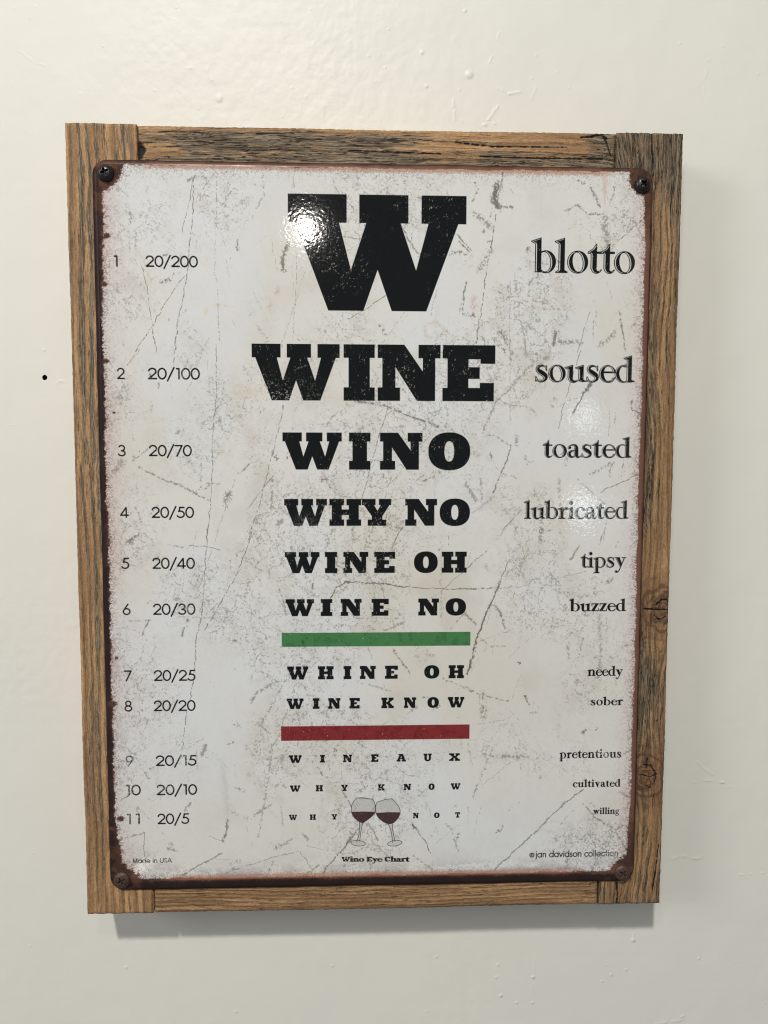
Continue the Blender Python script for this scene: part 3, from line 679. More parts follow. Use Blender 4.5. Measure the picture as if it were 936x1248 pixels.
# ------------------------------------------------------------------ wear of the printed face
def TL(tile, pts):
    ox, oy = tile
    return [mm(ox + a / 3.9, oy + b / 3.9) for a, b in pts]
t1, t2, t3 = (110, 190), (340, 190), (560, 190)
t4, t5, t6 = (110, 420), (340, 420), (560, 420)
t7, t8, t9 = (110, 640), (340, 640), (560, 640)
u1, u2, u3 = (110, 860), (340, 860), (560, 860)
SCR = [  # tile, points, width mm, strength, continuity
 (t1, [(485, 115), (480, 170), (465, 250), (440, 330), (435, 365)], .35, .8, .5), (t1, [(490, 110), (490, 250), (480, 360), (465, 520), (440, 680), (415, 800), (400, 935)], .42, .9, .6),
 (t1, [(600, 70), (600, 260), (592, 420), (592, 560), (605, 600)], .28, .6, .45), (t1, [(600, 75), (540, 150), (500, 215)], .3, .6, .4), (t1, [(247, 530), (270, 620), (290, 760), (300, 850), (318, 935)], .35, .8, .6),
 (t1, [(400, 530), (385, 600)], .4, .7, .5), (t1, [(445, 570), (360, 690), (300, 800), (215, 930)], .38, .8, .55), (t1, [(605, 640), (605, 760), (620, 900)], .45, .6, .35), (t1, [(505, 440), (415, 560)], .25, .4, .4),
 (t1, [(820, 60), (825, 190), (760, 300)], .5, .5, .3), (t1, [(700, 400), (700, 450)], .9, .7, .6), (t1, [(560, 320), (575, 300)], .3, .4, .6),
 (t1, [(935, 420), (915, 490), (920, 550)], 1.6, .75, .55), (t1, [(187, 275), (190, 310)], 1.0, .7, .5), (t1, [(216, 395), (218, 440)], .8, .4, .7), (t1, [(345, 600), (375, 590)], 1.6, .8, .5),
 (t2, [(75, 60), (60, 170)], .4, .5, .4), (t2, [(240, 50), (262, 150), (360, 250)], .45, .6, .4), (t2, [(300, 385), (410, 395)], .4, .7, .6), (t2, [(512, 80), (515, 180)], .7, .45, .4),
 (t2, [(85, 460), (80, 640), (65, 880)], .3, .55, .5), (t2, [(125, 545), (20, 880)], .25, .5, .5), (t2, [(505, 665), (400, 735), (330, 775)], .45, .8, .6), (t2, [(640, 330), (625, 430)], .4, .7, .5),
 (t2, [(580, 330), (630, 420), (670, 480)], .55, .7, .5), (t2, [(840, 370), (915, 450)], .5, .8, .7), (t2, [(820, 450), (910, 475)], 1.0, .7, .4), (t2, [(890, 590), (870, 760)], .5, .8, .55), (t2, [(600, 740), (490, 890)], .25, .5, .5),
 (t2, [(750, 640), (720, 760)], .4, .5, .4),
 (t3, [(213, 60), (200, 130), (175, 240)], .5, .8, .7), (t3, [(180, 140), (172, 180), (165, 210), (178, 245)], 2.6, .85, .75), (t3, [(165, 180), (163, 225)], 1.8, .8, .7), (t3, [(90, 160), (60, 215)], .7, .7, .6), (t3, [(195, 235), (255, 245)], 1.1, .7, .5),
 (t3, [(172, 280), (150, 430), (125, 570), (105, 720), (78, 890)], .45, .85, .55), (t3, [(0, 410), (50, 460)], .6, .8, .6), (t3, [(70, 270), (150, 340)], 1.6, .6, .35), (t3, [(150, 440), (95, 540)], 2.0, .55, .3),
 (t3, [(240, 600), (238, 935)], .25, .55, .7), (t3, [(620, 140), (665, 240)], .9, .7, .4), (t3, [(500, 260), (560, 235), (610, 280), (680, 275)], .7, .7, .5), (t3, [(735, 150), (720, 235)], .8, .6, .4),
 (t3, [(690, 290), (700, 420)], 2.4, .6, .35), (t3, [(895, 280), (750, 410)], .45, .8, .6), (t3, [(620, 740), (560, 935)], .35, .7, .6), (t3, [(650, 740), (630, 860)], .5, .6, .5), (t3, [(760, 740), (790, 930)], .6, .75, .6),
 (t3, [(460, 840), (445, 900)], 1.8, .75, .5), (t3, [(475, 880), (575, 890)], 1.6, .6, .35), (t3, [(740, 840), (670, 900)], 1.6, .6, .35), (t3, [(475, 770), (370, 870)], .25, .5, .6), (t3, [(880, 770), (820, 810)], .7, .7, .5),
 (t3, [(290, 780), (320, 935)], .6, .5, .4), (t3, [(195, 835), (220, 885)], 1.6, .65, .4), (t3, [(35, 600), (0, 740)], .5, .7, .5), (t3, [(360, 740), (385, 790)], .7, .6, .5), (t3, [(690, 90), (690, 230)], .5, .0, .5),
 (t4, [(235, 20), (175, 100)], .4, .7, .6), (t4, [(405, 10), (395, 100)], .4, .7, .5), (t4, [(600, 0), (600, 240), (585, 400), (575, 700), (555, 935)], .32, .85, .65), (t4, [(540, 325), (600, 300), (680, 255)], .45, .6, .45),
 (t4, [(640, 180), (620, 280)], .6, .5, .35), (t4, [(920, 290), (870, 500), (800, 780), (750, 930)], .4, .75, .5), (t4, [(275, 495), (200, 550)], .6, .6, .5), (t4, [(150, 560), (110, 605)], 2.6, .6, .4),
 (t4, [(230, 580), (330, 635), (430, 670), (560, 740)], .7, .7, .5), (t4, [(160, 620), (190, 640)], .5, .4, .5), (t4, [(655, 710), (650, 760)], 2.0, .7, .4), (t4, [(880, 610), (740, 790)], .45, .6, .45), (t4, [(770, 535), (735, 590), (700, 615)], .5, .7, .5),
 (t4, [(690, 640), (600, 900)], .3, .6, .45), (t4, [(555, 660), (615, 662)], .6, .5, .5), (t4, [(215, 775), (240, 840)], .8, .6, .5), (t4, [(210, 910), (180, 935)], 1.4, .75, .6), (t4, [(865, 640), (860, 780)], .7, .6, .4), (t4, [(910, 840), (890, 850)], 2.2, .6, .35),
 (t4, [(170, 220), (170, 370)], .6, .4, .3), (t4, [(180, 325), (270, 320)], .4, .4, .4), (t4, [(530, 560), (525, 640)], .8, .5, .4),
 (t5, [(360, 265), (500, 290), (640, 345), (760, 390)], .75, .8, .55), (t5, [(515, 300), (480, 420), (440, 560), (395, 740)], .42, .75, .6), (t5, [(270, 330), (215, 390)], .5, .6, .5), (t5, [(20, 290), (5, 370)], .4, .6, .5),
 (t5, [(820, 290), (710, 330), (690, 400)], .5, .5, .4), (t5, [(740, 625), (690, 645)], .6, .7, .6), (t5, [(575, 615), (480, 700)], .3, .5, .5), (t5, [(210, 610), (230, 660), (290, 730)], .8, .5, .35), (t5, [(585, 870), (550, 930)], .4, .8, .8),
 (t5, [(350, 870), (360, 930)], 1.2, .55, .4), (t5, [(880, 640), (930, 740)], 1.3, .55, .35), (t5, [(730, 520), (735, 640)], .35, .4, .3), (t5, [(430, 880), (360, 930)], .5, .5, .5), (t5, [(650, 650), (690, 620)], .5, .4, .5),
 (t6, [(245, 490), (200, 610), (160, 700)], .5, .75, .75), (t6, [(240, 0), (240, 380)], .28, .5, .5), (t6, [(165, 720), (60, 800)], .9, .3, .8), (t6, [(110, 440), (160, 430), (245, 480)], .6, .6, .5), (t6, [(270, 430), (270, 480)], 1.0, .6, .4),
 (t6, [(620, 180), (590, 230), (540, 330)], .6, .85, .75), (t6, [(622, 185), (602, 215)], 1.7, .8, .8), (t6, [(580, 20), (520, 200), (485, 330), (470, 400)], .38, .8, .65), (t6, [(165, 250), (245, 290), (320, 295)], .55, .6, .5),
 (t6, [(350, 90), (170, 280), (110, 420)], .9, .6, .35), (t6, [(250, 30), (240, 110)], 1.0, .6, .35), (t6, [(890, 598), (750, 665), (670, 700)], .45, .85, .7), (t6, [(780, 540), (765, 640)], .4, .6, .5), (t6, [(720, 560), (620, 620)], .9, .6, .4),
 (t6, [(730, 560), (715, 600)], .9, .6, .4), (t6, [(820, 270), (822, 310), (850, 325), (890, 310)], .6, .75, .7), (t6, [(450, 0), (370, 120)], 1.3, .6, .35), (t6, [(290, 790), (205, 880)], .45, .7, .6), (t6, [(380, 870), (385, 930)], 1.2, .7, .5),
 (t6, [(270, 870), (265, 910)], 1.2, .5, .4), (t6, [(360, 680), (340, 760)], .4, .5, .4), (t6, [(700, 830), (680, 930)], .4, .6, .5), (t6, [(100, 640), (105, 740)], 1.0, .5, .35), (t6, [(740, 330), (742, 400)], .5, .5, .4), (t6, [(470, 640), (480, 760)], .8, .5, .4),
 (t6, [(560, 640), (690, 760)], .5, .5, .4), (t6, [(310, 20), (318, 60)], .8, .5, .4),
 (t7, [(560, 0), (552, 100), (540, 330), (520, 470), (500, 560), (498, 680), (475, 830)], .40, .8, .65), (t7, [(770, 30), (720, 180), (660, 300), (545, 500)], .42, .8, .65), (t7, [(610, 20), (560, 180), (500, 340)], .3, .5, .45),
 (t7, [(230, 40), (175, 95)], .8, .6, .5), (t7, [(212, 52), (190, 82)], 1.8, .7, .7), (t7, [(370, 92), (470, 110)], .5, .5, .4), (t7, [(470, 97), (560, 103), (620, 118)], .4, .8, .7), (t7, [(740, 170), (815, 220)], .5, .5, .4),
 (t7, [(280, 450), (245, 530)], .6, .7, .6), (t7, [(190, 455), (285, 455)], .6, .5, .5), (t7, [(465, 450), (435, 525)], .8, .7, .55), (t7, [(420, 435), (600, 440)], .5, .4, .35), (t7, [(885, 745), (800, 790), (765, 840)], .9, .65, .5),
 (t7, [(925, 740), (850, 880), (820, 935)], .8, .55, .4), (t7, [(265, 550), (240, 640)], .5, .4, .4), (t7, [(120, 628), (128, 634)], 1.1, .9, 1.), (t7, [(900, 300), (930, 420)], 1.1, .6, .35), (t7, [(580, 250), (610, 240)], .4, .5, .5),
 (t8, [(245, 345), (270, 300), (320, 270), (460, 275), (600, 295)], .55, .85, .9), (t8, [(310, 272), (335, 272)], .9, .8, .9), (t8, [(600, 295), (770, 303), (940, 306)], .38, .8, .8), (t8, [(590, 0), (535, 110)], .4, .75, .8), (t8, [(935, 170), (800, 290), (700, 370)], .35, .6, .6),
 (t8, [(885, 415), (820, 490)], .5, .6, .5), (t8, [(885, 420), (935, 470)], .8, .6, .6), (t8, [(540, 590), (575, 640), (620, 700)], .6, .65, .55), (t8, [(600, 460), (500, 500)], .7, .55, .5), (t8, [(80, 0), (75, 340)], .3, .5, .4), (t8, [(935, 580), (900, 710)], .5, .7, .6),
 (t8, [(345, 30), (355, 320)], .4, .4, .35), (t8, [(160, 630), (100, 680)], .9, .55, .4), (t8, [(770, 80), (770, 450)], .6, .45, .3), (t8, [(620, 170), (620, 320)], .5, .4, .3), (t8, [(370, 740), (530, 790)], .6, .45, .35), (t8, [(780, 730), (935, 790)], .6, .6, .45),
 (t8, [(420, 560), (440, 620)], .6, .4, .4), (t8, [(700, 620), (735, 618)], .7, .4, .5), (t8, [(100, 700), (60, 800)], .4, .4, .4), (t8, [(200, 120), (360, 60)], .4, .4, .4),
 (t9, [(240, 160), (205, 240), (185, 295)], .40, .8, .85), (t9, [(185, 295), (130, 410), (85, 530), (55, 640), (40, 710)], .7, .9, .95), (t9, [(190, 270), (185, 300)], 1.3, .8, .8), (t9, [(0, 305), (190, 300)], .5, .7, .6), (t9, [(190, 300), (320, 288)], .4, .6, .5),
 (t9, [(250, 165), (318, 270)], .4, .6, .5), (t9, [(40, 200), (125, 125)], .4, .7, .6), (t9, [(165, 380), (195, 420), (215, 490)], .9, .7, .6), (t9, [(100, 540), (140, 575), (215, 575)], .5, .5, .45), (t9, [(390, 15), (385, 65)], 1.1, .7, .5),
 (t9, [(570, 100), (530, 165)], .7, .7, .6), (t9, [(610, 217), (440, 260)], .35, .6, .55), (t9, [(730, 255), (700, 270)], 1.1, .7, .6), (t9, [(665, 430), (672, 560), (668, 690)], 1.3, .5, .4), (t9, [(585, 535), (565, 640)], .6, .5, .4), (t9, [(515, 560), (520, 630)], .9, .5, .4),
 (t9, [(280, 655), (286, 658)], 1.0, 1., 1.), (t9, [(780, 580), (800, 570)], 1.2, .5, .4), (t9, [(110, 800), (110, 890)], 2.0, .55, .35), (t9, [(20, 770), (80, 800), (230, 835)], .5, .6, .5), (t9, [(695, 0), (660, 100)], .35, .6, .5), (t9, [(230, 0), (190, 60)], .4, .5, .5),
 (t9, [(455, 260), (460, 300)], .8, .4, .4), (t9, [(700, 440), (700, 560)], .5, .4, .3), (t9, [(30, 430), (75, 470)], .7, .6, .6), (t9, [(120, 190), (130, 215)], .9, .6, .5),
 (u1, [(460, 20), (440, 160), (438, 220)], .45, .7, .55), (u1, [(535, 155), (470, 200)], .4, .6, .6), (u1, [(548, 190), (536, 235)], 1.3, .6, .8), (u1, [(505, 215), (508, 300)], .6, .4, .6), (u1, [(205, 405), (150, 450)], .6, .75, .8), (u1, [(620, 255), (650, 440), (655, 520)], 2.2, .07, .9),
 (u1, [(655, 545), (645, 610), (630, 645)], .9, .75, .65), (u1, [(560, 620), (640, 650)], .4, .5, .6), (u1, [(145, 635), (255, 605)], .55, .65, .75), (u1, [(255, 605), (258, 720)], .45, .7, .75), (u1, [(625, 700), (440, 805)], .55, .75, .8), (u1, [(935, 700), (640, 795)], .4, .6, .6),
 (u1, [(860, 470), (780, 520)], .8, .65, .45), (u1, [(870, 180), (845, 350), (800, 620)], .6, .55, .4), (u1, [(935, 20), (870, 200)], .7, .5, .4), (u1, [(660, 500), (760, 540)], 1.0, .4, .3), (u1, [(575, 728), (660, 732)], .3, .3, .8), (u1, [(790, 80), (850, 130)], .8, .5, .35),
 (u1, [(935, 650), (880, 680)], 1.2, .6, .4), (u1, [(870, 740), (845, 800)], .6, .6, .5), (u1, [(280, 60), (250, 120)], .5, .5, .4), (u1, [(250, 300), (280, 345)], .7, .5, .4), (u1, [(910, 240), (910, 290)], 1.4, .5, .4),
 (u2, [(460, 475), (330, 650), (190, 815)], .6, .8, .8), (u2, [(345, 625), (325, 655)], 1.2, .8, .7), (u2, [(300, 400), (345, 480)], .6, .7, .6), (u2, [(425, 560), (470, 640)], .7, .6, .6), (u2, [(640, 570), (700, 650), (720, 700)], .45, .8, .75), (u2, [(636, 566), (645, 576)], 1.3, .85, .9),
 (u2, [(0, 715), (95, 695), (130, 730), (160, 790)], .4, .6, .6), (u2, [(190, 760), (95, 825)], .5, .6, .6), (u2, [(115, 610), (140, 640)], .8, .6, .4), (u2, [(0, 670), (60, 630)], .5, .5, .5), (u2, [(850, 570), (740, 660)], .35, .4, .4), (u2, [(820, 590), (850, 690)], .8, .5, .4),
 (u2, [(640, 715), (750, 790)], .7, .5, .4), (u2, [(310, 760), (295, 830)], .8, .5, .5), (u2, [(60, 170), (10, 270)], .7, .5, .35), (u2, [(10, 480), (20, 600)], .5, .4, .35), (u2, [(130, 660), (220, 690)], .35, .4, .5), (u2, [(700, 460), (760, 610)], .4, .4, .35), (u2, [(290, 290), (310, 400)], .4, .4, .4),
 (u2, [(860, 150), (870, 210)], .5, .4, .4), (u2, [(20, 380), (30, 390)], 1.0, .5, .6), (u2, [(440, 640), (520, 720)], .8, .45, .35),
 (u3, [(590, 395), (480, 480), (340, 620), (165, 780)], .5, .75, .85), (u3, [(495, 465), (482, 482)], 1.0, .6, .7), (u3, [(110, 230), (180, 245), (260, 240), (330, 245)], .8, .6, .5), (u3, [(205, 238), (285, 245)], 1.5, .5, .5), (u3, [(160, 200), (85, 380), (65, 440)], .8, .55, .35), (u3, [(265, 200), (290, 300)], .5, .5, .4),
 (u3, [(260, 255), (105, 380)], .3, .55, .6), (u3, [(590, 470), (640, 530), (740, 590), (800, 690)], .8, .65, .5), (u3, [(720, 600), (690, 670), (640, 770)], 2.6, .4, .3), (u3, [(770, 570), (740, 600)], .9, .6, .5), (u3, [(840, 190), (780, 230)], .5, .7, .7), (u3, [(765, 410), (795, 430)], 1.2, .5, .5), (u3, [(620, 460), (680, 500)], .9, .4, .35),
 (u3, [(610, 500), (610, 560)], .4, .35, .4), (u3, [(460, 630), (462, 640)], 1.2, .5, .6), (u3, [(620, 590), (625, 640)], .9, .35, .5), (u3, [(130, 20), (110, 70)], 1.6, .5, .35), (u3, [(40, 180), (60, 280)], .8, .4, .3), (u3, [(80, 90), (230, 65)], .4, .4, .4), (u3, [(40, 480), (40, 560)], .6, .3, .4), (u3, [(540, 645), (440, 690)], .5, .35, .4),
]
scr = np.zeros((PH, PW), np.float32)
brkg = fbm(PX * 1.15 + PY * .3, PY * 1.0 - PX * .2, 5, 3)
brkn = fbm(PX * .9, PY * .9, 2, 3); brkf = vn(PX * 3.1, PY * 3.1, 9)
wobx = (fbm(PX * .35, PY * .35, 6, 3) - .5) * 1.6; woby = (fbm(PX * .35, PY * .35, 11, 3) - .5) * 1.6
def draw_scratch(P, wd_, op, cont, speck=True):
    for (x0, y0), (x1, y1) in zip(P[:-1], P[1:]):
        js, is_ = win(min(x0, x1), min(y0, y1), max(x0, x1), max(y0, y1), 2.5 + wd_)
        X = PX[js, is_] + wobx[js, is_]; Y = PY[js, is_] + woby[js, is_]
        if X.size == 0: continue
        dx, dy = x1 - x0, y1 - y0; qq = dx * dx + dy * dy + 1e-6
        t = np.clip(((X - x0) * dx + (Y - y0) * dy) / qq, 0, 1)
        d = np.hypot(X - x0 - t * dx, Y - y0 - t * dy)
        n = brkn[js, is_] * .7 + brkf[js, is_] * .3
        thr = .66 - .36 * cont - (.07 if wd_ > 1.4 else 0)
        keep = sst(thr - .05, thr + .05, n)
        core = (1 - sst(wd_ * .30, wd_ * .62, d)) * keep
        if wd_ > .55:     # flaked patches: specks scattered around the line
            core = core * sst(.40, .52, brkg[js, is_] + .22 * cont)
            core = np.maximum(core, (1 - sst(wd_ * .6, wd_ * 1.5, d)) * sst(.55, .62, brkg[js, is_]) * .8)
        scr[js, is_] = np.maximum(scr[js, is_], core * op)
for tile, pts, wd_, op, cont in SCR:
    if op > 0: draw_scratch(TL(tile, pts), wd_ + .06, op, cont + .08)
rs = random.Random(11)
for _ in range(210):      # many hairline scratches
    x = rs.uniform(-150, 150); y = rs.uniform(-200, 200)
    a = math.radians(rs.choice([rs.gauss(82, 8), rs.gauss(95, 10), rs.gauss(50, 12), rs.gauss(125, 12), rs.uniform(0, 180)]))
    L = rs.choice([4, 7, 12, 18, 30]) * rs.uniform(.6, 1.3); bend = rs.gauss(0, .12)
    P = [(x, y), (x + L * .5 * math.cos(a), y + L * .5 * math.sin(a)), (x + L * .5 * (math.cos(a) + math.cos(a + bend)), y + L * .5 * (math.sin(a) + math.sin(a + bend)))]
    draw_scratch(P, rs.uniform(.22, .42), rs.uniform(.3, .7), rs.uniform(.2, .6))
for _ in range(170):      # small flakes
    x = rs.uniform(-150, 150); y = rs.uniform(-205, 205); a = rs.uniform(0, 6.28); L = rs.uniform(1, 6)
    draw_scratch([(x, y), (x + L * math.cos(a), y + L * math.sin(a))], rs.uniform(.5, 1.3), rs.uniform(.4, .85), rs.uniform(.15, .5))
# networks of fine crazing and speckle
patch = fbm(PX * .022, PY * .022, 3, 3)
cenx = np.exp(-((PX + 10) / 75) ** 2)
mid = np.exp(-((PX - 5) / 85) ** 2 - ((PY + 10) / 150) ** 2)
dens = sst(.42, .66, patch + .13 * mid)
craz = np.abs(fbm(PX * .11, PY * .10, 7, 4) - .5)
spkn = vn(PX * 2.4, PY * 2.4, 13) * .55 + vn(PX * 1.1, PY * 1.1, 14) * .45
net = (1 - sst(.006, .030, craz)) * sst(.50, .62, spkn + .14 * (dens - .5)) * (.07 + .93 * dens)
craz2 = np.abs(fbm(PX * .05 + 9, PY * .07, 10, 4) - .5)
net2 = (1 - sst(.004, .035, craz2)) * sst(.54, .64, spkn + .12 * (dens - .5)) * (.08 + .92 * dens)
spk = sst(.76, .83, spkn + .12 * (dens - .5)) * (.18 + .7 * dens)
wear = np.maximum.reduce([scr, net * .52, net2 * .45, spk * .5])

# distance to the sheet's edge (rounded rectangle)
def rdist(X, Y):
    qx = np.abs(X - (SX0 + SX1) / 2) - ((SX1 - SX0) / 2 - SRAD); qy = np.abs(Y - (SY0 + SY1) / 2) - ((SY1 - SY0) / 2 - SRAD)
    return -(np.hypot(np.maximum(qx, 0), np.maximum(qy, 0)) + np.minimum(np.maximum(qx, qy), 0) - SRAD)
ED = rdist(PX, PY)

# --- colour
WHT = lin(215, 213, 208)
col = np.empty((PH, PW, 3), np.float32); col[:] = WHT
col = mixc(col, lin(207, 201, 188), sst(.42, .70, fbm(PX * .012, PY * .014, 8, 3)) * .65 * (.5 + .5 * cenx))
col = mixc(col, lin(186, 178, 160), sst(.55, .78, fbm(PX * .05, PY * .045, 12, 4)) * .35 * (.35 + .65 * mid))
col = mixc(col, lin(214, 217, 220), sst(.5, .7, fbm(PX * .015 + 4, PY * .012, 15, 2)) * .5)
col = mixc(col, lin(178, 174, 166), sst(.52, .66, fbm(PX * .5, PY * .45, 5, 3)) * .20 * (.2 + .8 * dens))
col = mixc(col, lin(178, 169, 150), sst(.54, .66, fbm(PX * .16 + PY * .05, PY * .11, 9, 4)) * .16 * (.15 + .85 * dens))
def stain(tile, x, y, rx, ry, c, a, ring=False):
    cx, cy = TL(tile, [(x, y)])[0]
    global col
    d = np.sqrt(((PX - cx + wobx * 1.2) / rx) ** 2 + ((PY - cy + woby * 1.2) / ry) ** 2)
    k = (np.exp(-((d - 1) / .22) ** 2) if ring else (1 - sst(.2, 1.3, d))) * a * .85 * sst(.34, .66, brkn * .6 + brkf * .4)
    col = mixc(col, c, np.clip(k, 0, 1).astype(np.float32))
YEL = lin(205, 175, 120); PNK = lin(186, 140, 130); OLV = lin(172, 166, 146)
stain(t1, 632, 712, 7, 1.3, YEL, .6); stain(t1, 550, 735, 1.6, 3, YEL, .45); stain(t1, 290, 555, 2, 5, YEL, .4, True); stain(t1, 550, 500, 4, 4, YEL, .25)
stain(t2, 735, 830, 5, 4.5, lin(188, 160, 130), .55, True); stain(t2, 750, 760, 2, 12, lin(190, 170, 145), .35); stain(t2, 925, 700, 2, 5, PNK, .35)
stain(t1, 890, 640, 1.6, 3.5, PNK, .7); stain(t1, 855, 715, 2, 4.5, PNK, .5); stain(t3, 72, 700, 3, 5, PNK, .4); stain(t3, 470, 620, 9, 5, PNK, .22); stain(t3, 440, 700, 22, 8, lin(200, 180, 165), .35)
stain(t4, 775, 430, 5, 9, PNK, .22); stain(t4, 800, 230, 16, 4, YEL, .3); stain(t4, 830, 640, 8, 5, lin(190, 160, 145), .3); stain(t4, 615, 510, 3, 2, YEL, .35)
stain(t6, 140, 745, 5, 6, OLV, .5); stain(t8, 760, 15, 14, 5, OLV, .35, True); stain(t8, 640, 20, 7, 5, OLV, .3)
stain(u2, 205, 560, 2.6, 5, lin(165, 155, 130), .55, True); stain(u2, 250, 470, 6, 8, OLV, .35, True); stain(u2, 615, 445, 8, 7, OLV, .28); stain(u2, 240, 390, 3, 4, OLV, .3)
stain(u3, 240, 245, 16, 4, lin(178, 160, 140), .4); stain(t7, 620, 600, 14, 9, lin(200, 192, 160), .3); stain(u1, 640, 380, 2.5, 18, lin(180, 178, 168), .3)
stain(u3, 450, 575, 9, 3, lin(170, 168, 162), .4, True); stain(t9, 760, 690, 14, 5, OLV, .12)
# print
prw = sst(.73, .79, vn(PX * 2.1 + PY * .8, PY * 1.5 - PX * .5, 1) * .45 + vn(PX * .9 - PY * .4, PY * .7, 12) * .3 + brkf * .25 + .06 * (dens - .5)) * .6     # pale specks where the print has gone
prs = np.maximum(prw * sst(.46, .60, fbm(PX * .09, PY * .09, 4, 3)), scr * .30 * sst(.5, .8, brkf))
# a strong band of loss low in the second row's W, and the vertical white scratches of the big W
lx, ly = mm(340, 478)
prs = np.maximum(prs, np.exp(-((PX - lx) / 17) ** 2 - ((PY - ly) / 6) ** 2) * sst(.60, .70, spkn * .6 + brkn * .4))
BLK = lin(14, 18, 20)
pc = np.empty_like(col); pc[:] = BLK
pc = mixc(pc, lin(24, 23, 22), sst(.5, .8, fbm(PX * .4, PY * .4, 9, 3)) * .35)
pc = mixc(pc, lin(178, 174, 162), np.clip(prs, 0, 1) * .8)
def bar_col(c):
    b_ = np.empty_like(col); b_[:] = c
    b_ = mixc(b_, c * .62, sst(.5, .75, fbm(PX * .3, PY * .3, 6, 3)) * .5)
    b_ = mixc(b_, c * .35, np.clip(net * 1.0 + scr * .5, 0, 1) * .7)
    return mixc(b_, lin(206, 196, 160), sst(.79, .84, spkn * .75 + brkn * .25) * .6)
base_wear = mixc(col, lin(74, 66, 53), np.clip(wear, 0, 1) * .95)
col = base_wear
col = mixc(col, bar_col(lin(66, 138, 84)), green)[..., :] if False else col + (bar_col(lin(70, 122, 74)) - col) * green[..., None]
col = col + (bar_col(lin(128, 46, 48)) - col) * red[..., None]
# wine glasses
col = mixc(col, lin(176, 175, 168), bowl * .6)
col = mixc(col, lin(188, 187, 182), stemf * .7)
wc = np.empty_like(col); wc[:] = lin(56, 24, 30); wc = mixc(wc, lin(88, 44, 50), sst(.58, .75, brkn) * .7)
col = col + (wc - col) * (wine * .95)[..., None]
col = mixc(col, lin(46, 42, 40), glass_line * .92)
# number columns: some digits are half rubbed away
rub = np.zeros_like(ink)
for (a, b, r_, s_) in [(262, 456, 5, .9), (225, 456, 3, .5), (158, 928, 4, .9), (222, 925, 4, .7), (201, 955, 5, .8), (155, 960, 5, .7), (158, 998, 5, .6), (172, 998, 4, .8), (176, 1050, 4, .7), (200, 1051, 4, .8), (745, 1040, 8, .6), (735, 918, 4, .9), (754, 989, 3, .4), (228, 742, 3, .5), (372, 640, 5, .3)]:
    cx, cy = mm(a, b); rub = np.maximum(rub, s_ * np.exp(-((PX - cx) ** 2 + (PY - cy) ** 2) / r_ ** 2))
inkk = ink * (1 - np.clip(sst(.48, .60, brkn * .5 + brkf * .5) * rub * .8, 0, .6))
col = col + (pc - col) * (inkk * .995)[..., None]

# rusty printed border, with dark reflections painted on the left and bottom lips
rag = (fbm(PX * .09, PY * .09, 4, 3) - .5) * 8 + (fbm(PX * .45, PY * .9, 9, 3) - .5) * 5 + (brkf - .5) * 1.6
dl = PX - SX0; dr = SX1 - PX; dt = SY1 - PY; db = PY - SY0
BIG = 1e3
lw = 4.5 + 3.0 * sst(-40, -200, PY) * 0 + 2.4 * sst(120, 200, PY) + 3.2 * sst(-150, -200, PY)
eL = dl - lw; eR = dr - (4.4 + 1.6 * sst(-150, -205, PY) + 1.2 * sst(150, 205, PY)); eT = dt - 3.4; eB = db - 8.3
corner = lambda cx, cy, r_: np.hypot(PX - cx, PY - cy) - r_
e = np.minimum.reduce([eL + rag * .38, eR + rag * .22, eT + rag * .20, eB + rag * .20,
     corner(SX0 + 2, SY1 - 2, 17) + rag * .7, corner(SX1 - 2, SY1 - 2, 14) + rag * .6, corner(SX0 + 1, SY0 + 3, 16.5) + rag * .9, corner(SX1 - 2, SY0 + 4, 13.5) + rag * .8])
# pinkish rubbed zone inside the border
pinkL = np.exp(-np.maximum(dl - lw, 0) / 6.5) * (.45 + .55 * sst(.35, .65, fbm(PX * .05, PY * .025, 1, 3)))
pinkR = np.exp(-np.maximum(dr - 4.5, 0) / 4.0) * .5
pk = np.clip(np.maximum(pinkL * .75, pinkR) * (.5 + brkn), 0, 1)
col = mixc(col, lin(190, 160, 154), pk * .95 * (1 - ink * .8))
bl = np.exp(-np.maximum(e, 0) / 4.5) * sst(.60, .66, vn(PX * 2.2, PY * 3.2, 3) * .55 + brkn * .45 + .16 * np.exp(-np.maximum(e, 0) / 2))
col = mixc(col, lin(92, 70, 58), bl * .8)
# soft grey soot along the bottom and by the corners
soot = np.exp(-np.maximum(db - 8.5, 0) / 5) * sst(.38, .62, fbm(PX * .08, PY * .2, 13, 3)) * .6
soot = np.maximum(soot, np.exp(-(np.hypot(PX - SX1 + 18, PY - SY0 - 24) / 17) ** 2) * sst(.56, .66, spkn) * .6)
col = mixc(col, lin(128, 118, 112), soot)
rust = 1 - sst(-.35, .35, e)
rc = np.empty_like(col); rc[:] = lin(72, 52, 44)
rc = mixc(rc, lin(98, 70, 58), sst(.4, .7, fbm(PX * .12, PY * .12, 3, 3)))
rc = mixc(rc, lin(52, 38, 35), sst(.5, .75, fbm(PX * .25, PY * .25, 7, 3)) * .6)
rc = mixc(rc, lin(124, 86, 66), sst(.6, 4.0, dt * (PX > -125) * (PX < 140)) * (1 - sst(5, 7, dt)) * .85 * (1 - sst(118, 142, np.abs(PX) + (brkn - .5) * 20)))
rc = mixc(rc, lin(122, 86, 72), sst(.2, .8, sst(1.0, 2.5, dr) * (1 - sst(6, 8, dr))) * (1 - sst(165, 192, np.abs(PY) + (brkn - .5) * 25)) * .8)
rc = mixc(rc, lin(156, 104, 84), sst(6.6, 8.0, db) * (1 - sst(112, 136, np.abs(PX + 2) + (brkn - .5) * 20)) * .8 * (1 - sst(10, 11, db)))
rc = mixc(rc, lin(40, 30, 28), (1 - sst(5.4, 7.4, db + (brkn - .5) * 2)) * .9)  # rust colour at the bottom roll, with the lip's dark reflection painted in
